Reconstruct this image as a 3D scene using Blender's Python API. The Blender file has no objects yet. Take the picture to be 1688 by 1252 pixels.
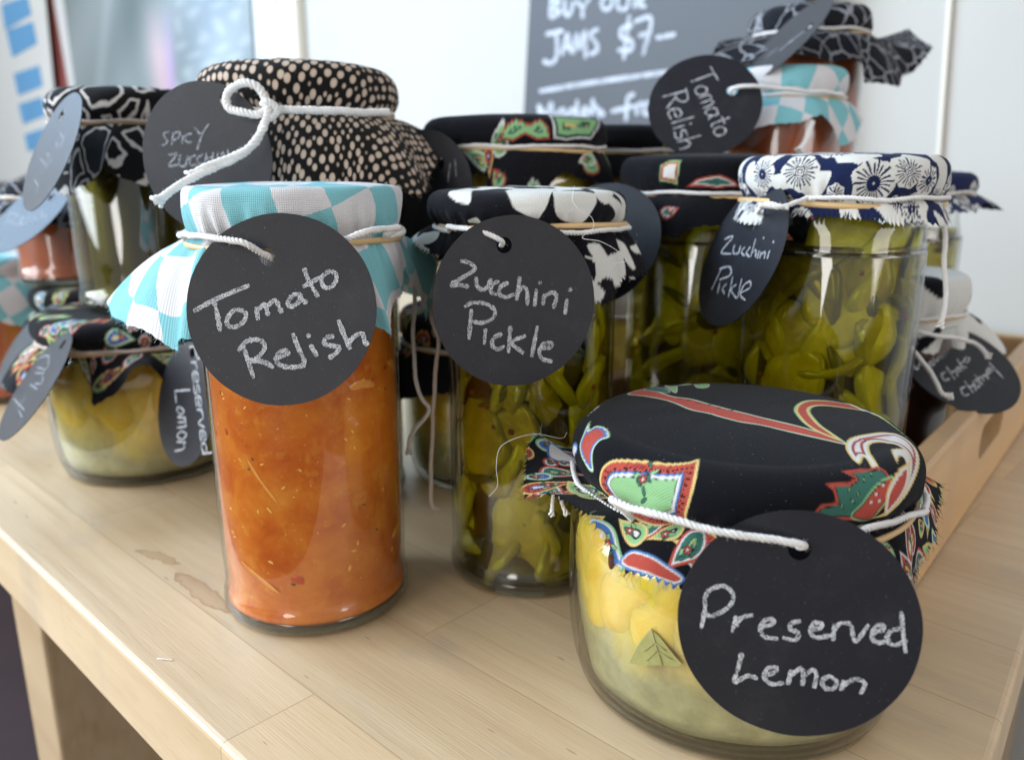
import bpy, bmesh, math, random
import numpy as np
from mathutils import Vector

# ------------------------------------------------------------------ camera, light, exposure
sc = bpy.context.scene
H = .165                                     # camera height above the table top (m)
FPX, PITCH = 1340., math.radians(14.5)
CP, SP = math.cos(PITCH), math.sin(PITCH)
cam_d = bpy.data.cameras.new('camera'); cam = bpy.data.objects.new('camera', cam_d)
sc.collection.objects.link(cam); sc.camera = cam
cam.location = (0, 0, H); cam.rotation_euler = (math.radians(90) - PITCH, 0, 0)
cam_d.sensor_width = 36; cam_d.lens = FPX / 1688 * 36
cam_d.clip_start = .01; cam_d.clip_end = 50
cam_d.dof.use_dof = True; cam_d.dof.focus_distance = .250; cam_d.dof.aperture_fstop = 10.5

w = bpy.data.worlds.new('World'); sc.world = w; w.use_nodes = True
bg = w.node_tree.nodes['Background']; bg.inputs[0].default_value = (.92, .96, 1, 1); bg.inputs[1].default_value = .40

def area(name, loc, target, sx, sy, power, col):
    l = bpy.data.lights.new(name, 'AREA'); l.shape = 'RECTANGLE'; l.size = sx; l.size_y = sy
    l.energy = power; l.color = col
    o = bpy.data.objects.new(name, l); sc.collection.objects.link(o)
    o.location = loc
    d = Vector(target) - Vector(loc); o.rotation_euler = d.to_track_quat('-Z', 'Z').to_euler()
    return o
area('window_or_fill_light', (-1.5, .10, .62), (0, .35, .1), 1.2, 1.3, 31, (.86, .94, 1))
area('window_or_fill_light', (-.80, -.80, .45), (0, .35, .1), .30, 1.3, 8, (1, .97, .93))
area('window_or_fill_light', (1.05, -.45, .40), (0, .35, .1), .34, 1.2, 5.5, (1, .95, .92))
area('window_or_fill_light', (-1.4, .95, 1.25), (-.1, .4, .05), 1.1, 1.1, 34, (.46, .70, 1))
area('window_or_fill_light', (-2.5, .8, .9), (-.9, 2.2, .2), 1.0, 1.2, 26, (.90, .96, 1))  # added fill to brighten the left background wall, no window known there
sc.view_settings.view_transform = 'Standard'; sc.view_settings.look = 'None'
sc.view_settings.exposure = .10; sc.view_settings.gamma = 1
sc.render.engine = 'CYCLES'
sc.cycles.transparent_max_bounces = 32; sc.cycles.max_bounces = 12; sc.cycles.transmission_bounces = 10

# ------------------------------------------------------------------ helpers: points
def ray(x, y):
    a = (x - 844) / FPX; b = -(y - 626) / FPX
    return np.array([a, CP + SP * b, -SP + CP * b])
EYE = np.array([0, 0, H])
def P(x, y, F):
    "point seen at picture position x,y at F camera heights ahead"
    d = ray(x, y); return EYE + d * (F * H) / d[1]
def onplane(x, y, p0, n):
    d = ray(x, y); return EYE + d * np.dot(np.asarray(p0) - EYE, n) / np.dot(d, n)
def proj(q):
    q = np.asarray(q, float) - EYE
    D = q[..., 1] * CP - q[..., 2] * SP; U = q[..., 1] * SP + q[..., 2] * CP
    return np.stack([844 + FPX * q[..., 0] / D, 626 - FPX * U / D], -1), D
def catmull(pts, n=8, closed=False):
    p = np.array(pts, float); m = len(p)
    if m < 3: return np.array([p[0] + (p[-1] - p[0]) * t for t in np.linspace(0, 1, n + 1)])
    out = []
    for i in range(m if closed else m - 1):
        a, b, c, d = (p[(i - 1) % m] if closed or i else 2 * p[0] - p[1]), p[i], p[(i + 1) % m], (p[(i + 2) % m] if closed or i + 2 < m else 2 * p[-1] - p[-2])
        for t in np.arange(n) / n:
            out.append(.5 * (2 * b + (c - a) * t + (2 * a - 5 * b + 4 * c - d) * t * t + (3 * b - a - 3 * c + d) * t ** 3))
    if not closed: out.append(p[-1])
    return np.array(out)

# ------------------------------------------------------------------ helpers: objects
def empty(name, loc, label, cat, group=None):
    o = bpy.data.objects.new(name, None); sc.collection.objects.link(o); o.location = loc
    o.empty_display_size = .02
    o['label'] = label; o['category'] = cat
    if group: o['group'] = group
    return o
def mesh(name, V, F, mat, parent=None, smooth=True, uv=None, col=None, label=None):
    me = bpy.data.meshes.new(name)
    V = np.asarray(V, float)
    if parent is not None: V = V - np.array(origin(parent))
    me.from_pydata(V.tolist(), [], F if isinstance(F, list) else F.tolist())
    if smooth: me.polygons.foreach_set('use_smooth', [True] * len(me.polygons))
    li = np.empty(len(me.loops), int); me.loops.foreach_get('vertex_index', li)
    if uv is not None:
        l = me.uv_layers.new(name='UV'); l.data.foreach_set('uv', np.asarray(uv)[li].ravel())
    if col is not None:
        c = me.color_attributes.new('Col', 'FLOAT_COLOR', 'POINT')
        c.data.foreach_set('color', np.c_[col, np.ones(len(col))].ravel())
    me.materials.append(mat); me.update()
    o = bpy.data.objects.new(name, me); sc.collection.objects.link(o)
    if parent is not None: o.parent = parent
    if label: o['label'] = label
    return o
def origin(o):
    v = Vector(o.location)
    while o.parent: o = o.parent; v += Vector(o.location)
    return v
def tag(o, label, cat, group=None, kind=None):
    if label: o['label'] = label
    if cat: o['category'] = cat
    if group: o['group'] = group
    if kind: o['kind'] = kind
def grid_faces(nr, nc, closed=True, off=0):
    F = []
    for i in range(nr - 1):
        for j in range(nc if closed else nc - 1):
            k = (j + 1) % nc
            F.append((off + i * nc + j, off + i * nc + k, off + (i + 1) * nc + k, off + (i + 1) * nc + j))
    return F
def lathe(prof, c, n=64, cap0=False, cap1=False):
    "prof: list of (r,z)"
    th = np.linspace(0, 2 * math.pi, n, endpoint=False)
    V = np.array([[c[0] + r * math.cos(t), c[1] + r * math.sin(t), c[2] + z] for r, z in prof for t in th])
    F = [f[::-1] if False else f for f in grid_faces(len(prof), n)]
    if cap0: F.append(tuple(range(n))[::-1])
    if cap1: F.append(tuple(range((len(prof) - 1) * n, len(prof) * n)))
    return V, F
def smoothprof(pts, n=6): return [tuple(q) for q in catmull(pts, n)]
def box(c, s, rz=0, bev=0):
    "oriented box as bevelled verts/faces"
    bm = bmesh.new(); bmesh.ops.create_cube(bm, size=1)
    for v in bm.verts: v.co = Vector((v.co.x * s[0], v.co.y * s[1], v.co.z * s[2]))
    if bev: bmesh.ops.bevel(bm, geom=list(bm.edges), offset=bev, segments=2, affect='EDGES', profile=.5)
    V = np.array([v.co for v in bm.verts]); F = [tuple(v.index for v in f.verts) for f in bm.faces]; bm.free()
    cs, sn = math.cos(rz), math.sin(rz)
    return np.c_[c[0] + V[:, 0] * cs - V[:, 1] * sn, c[1] + V[:, 0] * sn + V[:, 1] * cs, c[2] + V[:, 2]], F
def join(parts):
    V, F, o = [], [], 0
    for v, f in parts:
        V.append(np.asarray(v)); F += [tuple(i + o for i in t) for t in f]; o += len(v)
    return np.vstack(V), F
def frames(p):
    p = np.asarray(p); t = np.gradient(p, axis=0); t /= np.linalg.norm(t, axis=1)[:, None] + 1e-12
    n = np.zeros_like(t); up = np.array([.13, .21, 1.]); 
    v = np.cross(t[0], up); v /= np.linalg.norm(v)
    for i in range(len(t)):
        v = v - t[i] * np.dot(v, t[i]); v /= np.linalg.norm(v) + 1e-12; n[i] = v
    return t, n, np.cross(t, n)
def tube(p, r, k=8, cap=True):
    p = np.asarray(p); t, n, b = frames(p); r = np.broadcast_to(r, len(p))
    V = []
    for j in range(k):
        a = 2 * math.pi * j / k
        V.append(p + (n * math.cos(a) + b * math.sin(a)) * r[:, None])
    V = np.stack(V, 1).reshape(-1, 3)
    F = grid_faces(len(p), k)
    if cap: F += [tuple(range(k))[::-1], tuple(range((len(p) - 1) * k, len(p) * k))]
    return V, F
def resample(p, step):
    p = np.asarray(p); d = np.r_[0, np.cumsum(np.linalg.norm(np.diff(p, axis=0), axis=1))]
    n = max(4, int(d[-1] / step)); s = np.linspace(0, d[-1], n)
    return np.c_[np.interp(s, d, p[:, 0]), np.interp(s, d, p[:, 1]), np.interp(s, d, p[:, 2])]
def rope(path, r, rng, fuzz=0, step=.0005, fray=True, pitch=.0042):
    "three strands twisted round the path, with loose fibres"
    p = resample(path, step); t, n, b = frames(p)
    s = np.arange(len(p)) * step; ph0 = rng.uniform(0, 6); r = r * .88
    p = p + n * (.00022 * np.sin(s * 310 + ph0))[:, None] + b * (.00022 * np.sin(s * 240 + ph0 * 2))[:, None]
    parts = []
    for k in range(3):
        a = s / pitch * 2 * math.pi + k * 2.094 + .5 * np.sin(s * 260 + ph0) + .3 * np.sin(s * 610 + ph0 * 2)
        rr = r * .5 * (1 + .10 * np.sin(s * 900 + k) + .10 * np.sin(s * 370 + ph0 + k * 2))
        open_ = np.ones(len(p))
        if fray:
            m = min(len(p) // 3, int(.004 / step))
            open_[-m:] += np.linspace(0, 1.6, m) ** 1.5
        q = p + (n * np.cos(a)[:, None] + b * np.sin(a)[:, None]) * (r * .5 * open_)[:, None]
        parts.append(tube(q, rr, 7))
    for _ in range(fuzz):
        i = rng.randrange(len(p)); a = rng.random() * 6.28
        d = n[i] * math.cos(a) + b[i] * math.sin(a)
        q0 = p[i] + d * r * .8; l = rng.uniform(.0004, .0014)
        e = t[i] * rng.uniform(-1, 1) + d * rng.uniform(.2, .9) + np.array([rng.uniform(-.5, .5) for _ in range(3)])
        q = np.array([q0, q0 + e * l * .5, q0 + e * l + np.array([rng.uniform(-.3, .3) for _ in range(3)]) * l])
        parts.append(tube(q, [.00003, .000025, .00001], 3, False))
    return join(parts)

# ------------------------------------------------------------------ helpers: materials
def mat(name):
    m = bpy.data.materials.new(name); m.use_nodes = True; nt = m.node_tree
    return m, nt, nt.nodes['Principled BSDF']
def N(nt, t, **k):
    n = nt.nodes.new(t)
    for a, v in k.items():
        if a.startswith('i_'):
            key = a[2:].replace('_', ' ')
            n.inputs[int(key) if key.isdigit() else key].default_value = v
        else: setattr(n, a, v)
    return n
def ramp(nt, fac, stops, interp='LINEAR'):
    r = nt.nodes.new('ShaderNodeValToRGB'); r.color_ramp.interpolation = interp
    e = r.color_ramp.elements
    while len(e) < len(stops): e.new(.5)
    for i, (p, c) in enumerate(stops): e[i].position = p; e[i].color = (*c, 1) if len(c) == 3 else c
    nt.links.new(fac, r.inputs[0]); return r.outputs[0]
def mix(nt, fac, a, b, mode='MIX'):
    n = nt.nodes.new('ShaderNodeMix'); n.data_type = 'RGBA'; n.blend_type = mode
    for s, v in ((n.inputs[0], fac), (n.inputs[6], a), (n.inputs[7], b)):
        if hasattr(v, 'is_linked'): nt.links.new(v, s)
        else: s.default_value = v if not isinstance(v, tuple) or len(v) == 4 else (*v, 1)
    return n.outputs[2]
def math_(nt, op, a, b=0.):
    n = nt.nodes.new('ShaderNodeMath'); n.operation = op
    for s, v in ((n.inputs[0], a), (n.inputs[1], b)):
        if hasattr(v, 'is_linked'): nt.links.new(v, s)
        else: s.default_value = v
    return n.outputs[0]
def coords(nt, kind='Object', scale=(1, 1, 1), rot=(0, 0, 0), loc=(0, 0, 0)):
    t = nt.nodes.new('ShaderNodeTexCoord'); m = nt.nodes.new('ShaderNodeMapping')
    m.inputs['Scale'].default_value = scale; m.inputs['Rotation'].default_value = rot; m.inputs['Location'].default_value = loc
    nt.links.new(t.outputs[kind], m.inputs[0]); return m.outputs[0]
def noise(nt, vec, scale, detail=3, rough=.5, dist=0):
    n = N(nt, 'ShaderNodeTexNoise', i_Scale=scale, i_Detail=detail, i_Roughness=rough, i_Distortion=dist)
    nt.links.new(vec, n.inputs['Vector']); return n.outputs[0]
def bump(nt, h, dist, strength=1.):
    b = N(nt, 'ShaderNodeBump', i_Strength=strength, i_Distance=dist); nt.links.new(h, b.inputs['Height']); return b.outputs[0]

def glass_mat(name, tint=(.97, .985, .975), rough=.01):
    m, nt, pb = mat(name); nt.nodes.remove(pb)
    out = nt.nodes['Material Output']
    lw = N(nt, 'ShaderNodeLayerWeight', i_Blend=.5)
    p = math_(nt, 'POWER', lw.outputs['Facing'], 4.)
    f = math_(nt, 'MULTIPLY_ADD', p, .75); f.node.inputs[2].default_value = .055
    tr = N(nt, 'ShaderNodeBsdfTransparent'); p3 = math_(nt, 'POWER', lw.outputs['Facing'], 5.); nt.links.new(mix(nt, p3, (*tint, 1.), tuple(t * .42 for t in tint) + (1.,)), tr.inputs[0]); gl = N(nt, 'ShaderNodeBsdfAnisotropic', i_Roughness=rough)
    gl.inputs['Color'].default_value = (1, 1, 1, 1)
    mx = N(nt, 'ShaderNodeMixShader'); nt.links.new(f, mx.inputs[0]); nt.links.new(tr.outputs[0], mx.inputs[1]); nt.links.new(gl.outputs[0], mx.inputs[2])
    nt.links.new(mx.outputs[0], out.inputs[0]); return m
M_glass = glass_mat('jar_glass')
M_brine = glass_mat('pickle_brine', (.78, .72, .27), .03)
M_thick = glass_mat('thick_glass', (.68, .68, .62), .03)

def cloth_mat(name, src, weave=2600., strength=.5):
    "src: 'Col' (print held per point of the cloth) or a function nt -> colour socket"
    m, nt, pb = mat(name)
    uv = coords(nt, 'UV')
    if src == 'Col':
        a = N(nt, 'ShaderNodeVertexColor', layer_name='Col'); c = a.outputs[0]
    else: c = src(nt, uv)
    sx = N(nt, 'ShaderNodeTexWave', bands_direction='X', i_Scale=weave / 6.283 * 1.0, i_Distortion=.4)
    sy = N(nt, 'ShaderNodeTexWave', bands_direction='Y', i_Scale=weave / 6.283 * 1.0, i_Distortion=.4)
    nt.links.new(uv, sx.inputs[0]); nt.links.new(uv, sy.inputs[0])
    h = math_(nt, 'ADD', sx.outputs[1], sy.outputs[1])
    n1 = noise(nt, uv, 900, 3, .7); h2 = math_(nt, 'ADD', h, n1)
    fine = ramp(nt, h2, [(0, (.82, .82, .82)), (1, (1.0, 1.0, 1.0))])
    h2.node.use_clamp = False
    sc2 = math_(nt, 'MULTIPLY', h2, .38); nt.links.new(sc2, fine.node.inputs[0])
    c = mix(nt, 1., c, fine, 'MULTIPLY')
    c = mix(nt, ramp(nt, noise(nt, uv, 1300, 1, .5), [(.735, (0, 0, 0)), (.79, (.35, .35, .35))]), c, (.5, .5, .5))
    nt.links.new(c, pb.inputs['Base Color']); pb.inputs['Roughness'].default_value = .95
    pb.inputs['Sheen Weight'].default_value = .05; pb.inputs['Specular IOR Level'].default_value = .15
    nt.links.new(bump(nt, h2, .00018, strength), pb.inputs['Normal'])
    # thin cotton lets a little light through
    out = nt.nodes['Material Output']; tl = N(nt, 'ShaderNodeBsdfTranslucent'); nt.links.new(c, tl.inputs[0])
    mx = N(nt, 'ShaderNodeMixShader', i_0=.12); nt.links.new(pb.outputs[0], mx.inputs[1]); nt.links.new(tl.outputs[0], mx.inputs[2])
    nt.links.new(mx.outputs[0], out.inputs[0])
    return m
def gingham(nt, uv):
    ck = N(nt, 'ShaderNodeTexChecker', i_Scale=1 / .0185)
    ck.inputs[1].default_value = (.25, .58, .63, 1); ck.inputs[2].default_value = (.76, .74, .75, 1)
    mp = N(nt, 'ShaderNodeMapping'); mp.inputs['Rotation'].default_value = (0, 0, math.radians(17)); mp.inputs['Location'].default_value = (.0031, .0052, .5)
    dn = N(nt, 'ShaderNodeTexNoise', i_Scale=300.); nt.links.new(uv, dn.inputs[0])
    add = N(nt, 'ShaderNodeMixRGB', i_0=.0012, blend_type='ADD'); nt.links.new(uv, add.inputs[1]); nt.links.new(dn.outputs[1], add.inputs[2])
    nt.links.new(add.outputs[0], mp.inputs[0]); nt.links.new(mp.outputs[0], ck.inputs[0])
    return ck.outputs[0]
def pebble(nt, uv):
    v = N(nt, 'ShaderNodeTexVoronoi', i_Scale=225., i_Randomness=.36)
    mp = N(nt, 'ShaderNodeMapping'); mp.inputs['Scale'].default_value = (1.12, .74, 1); mp.inputs['Rotation'].default_value = (0, 0, .4)
    nt.links.new(uv, mp.inputs[0]); nt.links.new(mp.outputs[0], v.inputs['Vector'])
    return ramp(nt, v.outputs['Distance'], [(0, (.70, .57, .46)), (.34, (.66, .52, .41)), (.41, (.012, .011, .010)), (1, (.008, .008, .009))])
def cells(scale, w0, w1, dark, light, rnd=.9):
    def f(nt, uv):
        dn = N(nt, 'ShaderNodeTexNoise', i_Scale=90.); nt.links.new(uv, dn.inputs[0])
        add = N(nt, 'ShaderNodeMixRGB', i_0=.006, blend_type='ADD'); nt.links.new(uv, add.inputs[1]); nt.links.new(dn.outputs[1], add.inputs[2])
        v = N(nt, 'ShaderNodeTexVoronoi', feature='DISTANCE_TO_EDGE', i_Scale=scale, i_Randomness=rnd)
        nt.links.new(add.outputs[0], v.inputs['Vector'])
        return ramp(nt, v.outputs['Distance'], [(0, dark), (w0, dark), (w0 + .015, light), (w1, light), (w1 + .015, dark)])
    return f
M_gingham = cloth_mat('gingham_cotton', gingham, 2600, .6)
M_pebble = cloth_mat('pebble_print_cotton', pebble)
M_giraffe = cloth_mat('loop_print_cotton', cells(48, .07, .13, (.009, .009, .011), (.72, .69, .66)))
M_leaf = cloth_mat('vein_print_cotton', cells(75, 0, .03, (.012, .013, .018), (.42, .43, .47), 1.))
M_print = cloth_mat('printed_cotton', 'Col', 2600, .45)

def simple(name, col, rough=.6, var=.12, scale=600, **k):
    m, nt, pb = mat(name); v = coords(nt)
    n = noise(nt, v, scale, 3)
    nt.links.new(mix(nt, n, tuple(c * (1 - var) for c in col), tuple(min(1, c * (1 + var)) for c in col)), pb.inputs['Base Color'])
    pb.inputs['Roughness'].default_value = rough
    for a, b in k.items(): pb.inputs[a.replace('_', ' ')].default_value = b
    return m
M_twine = simple('white_cotton_twine', (.74, .72, .70), .95, .15, 2500)
M_pink = simple('aged_cotton_twine', (.66, .56, .50), .95, .15, 2500)
M_rubber = simple('tan_rubber', (.62, .42, .20), .45, .1, 900)
M_lid = simple('pale_lid_metal', (.5, .48, .42), .35, .05, 200)
m, nt, pb = mat('black_card'); M_card = m
v = coords(nt); n1 = noise(nt, v, 2600, 4, .7); n2 = noise(nt, v, 60, 3)
sp = ramp(nt, noise(nt, v, 1500, 2, .6), [(0, (0, 0, 0)), (.69, (0, 0, 0)), (.78, (.10, .10, .11))])
c = mix(nt, n2, (.009, .009, .013), (.016, .016, .021)); c = mix(nt, ramp(nt, noise(nt, v, 75, 5, .7), [(.52, (0, 0, 0)), (.80, (.5, .5, .5))]), c, (.035, .035, .04)); c = mix(nt, 1., c, sp, 'ADD')
nt.links.new(c, pb.inputs['Base Color']); pb.inputs['Roughness'].default_value = .40; pb.inputs['Specular IOR Level'].default_value = .30
nt.links.new(bump(nt, n1, .0002, .35), pb.inputs['Normal'])
def chalk_mat(name, lo=.37, hi=.60, colour=(.56, .57, .60), scale=3000):
    m, nt, pb = mat(name); v = coords(nt)
    a = ramp(nt, math_(nt, 'ADD', math_(nt, 'MULTIPLY', noise(nt, v, scale, 2, .65), .75), math_(nt, 'MULTIPLY', noise(nt, v, scale * .16, 2, .5), .25)), [(lo, (0, 0, 0)), (hi, (1, 1, 1))])
    pb.inputs['Base Color'].default_value = (*colour, 1); pb.inputs['Roughness'].default_value = .95
    nt.links.new(a, pb.inputs['Alpha']); return m
M_chalk = chalk_mat('white_chalk'); M_chalk_faint = chalk_mat('faint_chalk', .40, .75, (.5, .52, .58))
M_boardchalk = chalk_mat('board_chalk', .25, .6, (.62, .67, .76), 400)

# food ---------------------------------------------------------------
def relish_mat():
    m, nt, pb = mat('tomato_relish'); v = coords(nt)
    n = noise(nt, v, 75, 5, .62, .4); c = ramp(nt, n, [(.22, (.38, .058, .005)), (.43, (.48, .110, .009)), (.60, (.54, .155, .013)), (.80, (.60, .23, .03))])
    n2 = noise(nt, v, 180, 3, .6); c = mix(nt, ramp(nt, n2, [(.56, (0, 0, 0)), (.72, (.6, .6, .6))]), c, (.60, .24, .03))
    n3 = noise(nt, v, 900, 2); c = mix(nt, ramp(nt, n3, [(.70, (0, 0, 0)), (.78, (.8, .8, .8))]), c, (.85, .55, .2))
    nt.links.new(c, pb.inputs['Base Color']); pb.inputs['Roughness'].default_value = .28
    pb.inputs['Subsurface Weight'].default_value = .3; pb.inputs['Subsurface Radius'].default_value = (1, .35, .1); pb.inputs['Subsurface Scale'].default_value = .004
    nt.links.new(bump(nt, n2, .0006, .4), pb.inputs['Normal']); return m
M_relish = relish_mat()
M_relish_dark = simple('dark_relish', (.36, .075, .012), .3, .35, 60)
M_choko = simple('dark_chutney', (.06, .018, .012), .3, .4, 120)
def lemon_mat():
    m, nt, pb = mat('preserved_lemon'); v = coords(nt)
    sx = N(nt, 'ShaderNodeSeparateXYZ'); nt.links.new(v, sx.inputs[0])
    stq = N(nt, 'ShaderNodeMapping'); stq.inputs['Scale'].default_value = (1, 1, .55); nt.links.new(v, stq.inputs[0]); n = noise(nt, stq.outputs[0], 44, 5, .6, 1.4); n2 = noise(nt, v, 140, 4, .6); n0 = noise(nt, v, 16, 2)
    yel = ramp(nt, n, [(.28, (.66, .33, .03)), (.38, (.74, .50, .08)), (.50, (.76, .60, .20)), (.60, (.80, .62, .05)), (.70, (.72, .60, .24)), (.85, (.74, .66, .36))])
    gry = ramp(nt, n2, [(.3, (.28, .27, .17)), (.7, (.44, .43, .29))])
    z = math_(nt, 'ADD', sx.outputs[2], math_(nt, 'MULTIPLY', math_(nt, 'SUBTRACT', n0, .5), .045))
    z2 = math_(nt, 'ADD', z, math_(nt, 'MULTIPLY', math_(nt, 'SUBTRACT', n, .5), .02))
    zz = math_(nt, 'MULTIPLY', z2, 1 / .08)
    c = mix(nt, ramp(nt, zz, [(.25, (0, 0, 0)), (.45, (1, 1, 1))]), gry, yel)
    nt.links.new(c, pb.inputs['Base Color']); pb.inputs['Roughness'].default_value = .35
    pb.inputs['Subsurface Weight'].default_value = .5; pb.inputs['Subsurface Radius'].default_value = (1, .7, .2); pb.inputs['Subsurface Scale'].default_value = .004
    nt.links.new(bump(nt, n, .002, .5), pb.inputs['Normal']); return m
M_lemon = lemon_mat()
def wedge_mat():
    m, nt, pb = mat('lemon_rind'); v = coords(nt); oi = N(nt, 'ShaderNodeObjectInfo')
    n = noise(nt, v, 60, 4, .6, .8); n2 = noise(nt, v, 420, 3, .6)
    c = ramp(nt, n, [(.25, (.66, .36, .03)), (.42, (.76, .53, .07)), (.6, (.80, .66, .20)), (.8, (.78, .70, .36))])
    c = mix(nt, .5, c, ramp(nt, oi.outputs['Random'], [(0, (.80, .57, .03)), (.4, (.78, .62, .15)), (.7, (.78, .46, .03)), (1, (.78, .62, .12))]))
    nt.links.new(c, pb.inputs['Base Color']); pb.inputs['Roughness'].default_value = .48
    pb.inputs['Subsurface Weight'].default_value = .6; pb.inputs['Subsurface Radius'].default_value = (1, .7, .2); pb.inputs['Subsurface Scale'].default_value = .004
    nt.links.new(bump(nt, n2, .0008, .35), pb.inputs['Normal']); return m
M_wedge = wedge_mat()
M_lbrine = glass_mat('lemon_brine', (.93, .91, .80), .03)
def zuc_mat():
    m, nt, pb = mat('pickled_zucchini'); v = coords(nt); at = N(nt, 'ShaderNodeVertexColor', layer_name='Col')
    sp = N(nt, 'ShaderNodeSeparateColor'); nt.links.new(at.outputs[0], sp.inputs[0])
    n = noise(nt, v, 110, 4, .6, .8); n2 = noise(nt, v, 400, 3)
    inner = ramp(nt, n, [(.25, (.26, .21, .006)), (.5, (.42, .38, .014)), (.72, (.62, .62, .07))])
    skin = ramp(nt, n, [(.3, (.10, .12, .008)), (.7, (.24, .25, .015))])
    c = mix(nt, ramp(nt, sp.outputs[0], [(.84, (0, 0, 0)), (.94, (1, 1, 1))]), inner, skin)
    oi = N(nt, 'ShaderNodeObjectInfo'); c = mix(nt, .50, c, ramp(nt, oi.outputs['Random'], [(0, (.30, .24, .006)), (.3, (.46, .43, .014)), (.55, (.66, .67, .05)), (.85, (.56, .55, .03)), (1, (.12, .10, .005))]), 'MIX')
    nt.links.new(c, pb.inputs['Base Color']); pb.inputs['Roughness'].default_value = .16
    pb.inputs['Subsurface Weight'].default_value = .45; pb.inputs['Subsurface Radius'].default_value = (1, .9, .2); pb.inputs['Subsurface Scale'].default_value = .003
    nt.links.new(bump(nt, n, .0012, .5), pb.inputs['Normal']); return m
M_zuc = zuc_mat()
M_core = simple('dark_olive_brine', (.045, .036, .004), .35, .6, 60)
M_pepper = simple('mustard_seed', (.17, .035, .02), .35, .3, 900)
M_seed = simple('tomato_seed', (.72, .36, .07), .3, .1, 900)
M_onion = simple('cooked_onion', (.66, .26, .04), .3, .2, 400)
M_herb = simple('herb_speck', (.05, .04, .01), .5, .3, 900)
M_red = simple('red_tomato_skin', (.42, .048, .006), .3, .3, 500)
M_bay = simple('bay_leaf', (.30, .28, .085), .55, .2, 500)
M_date = simple('brown_clove', (.10, .03, .008), .3, .3, 500)

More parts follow.
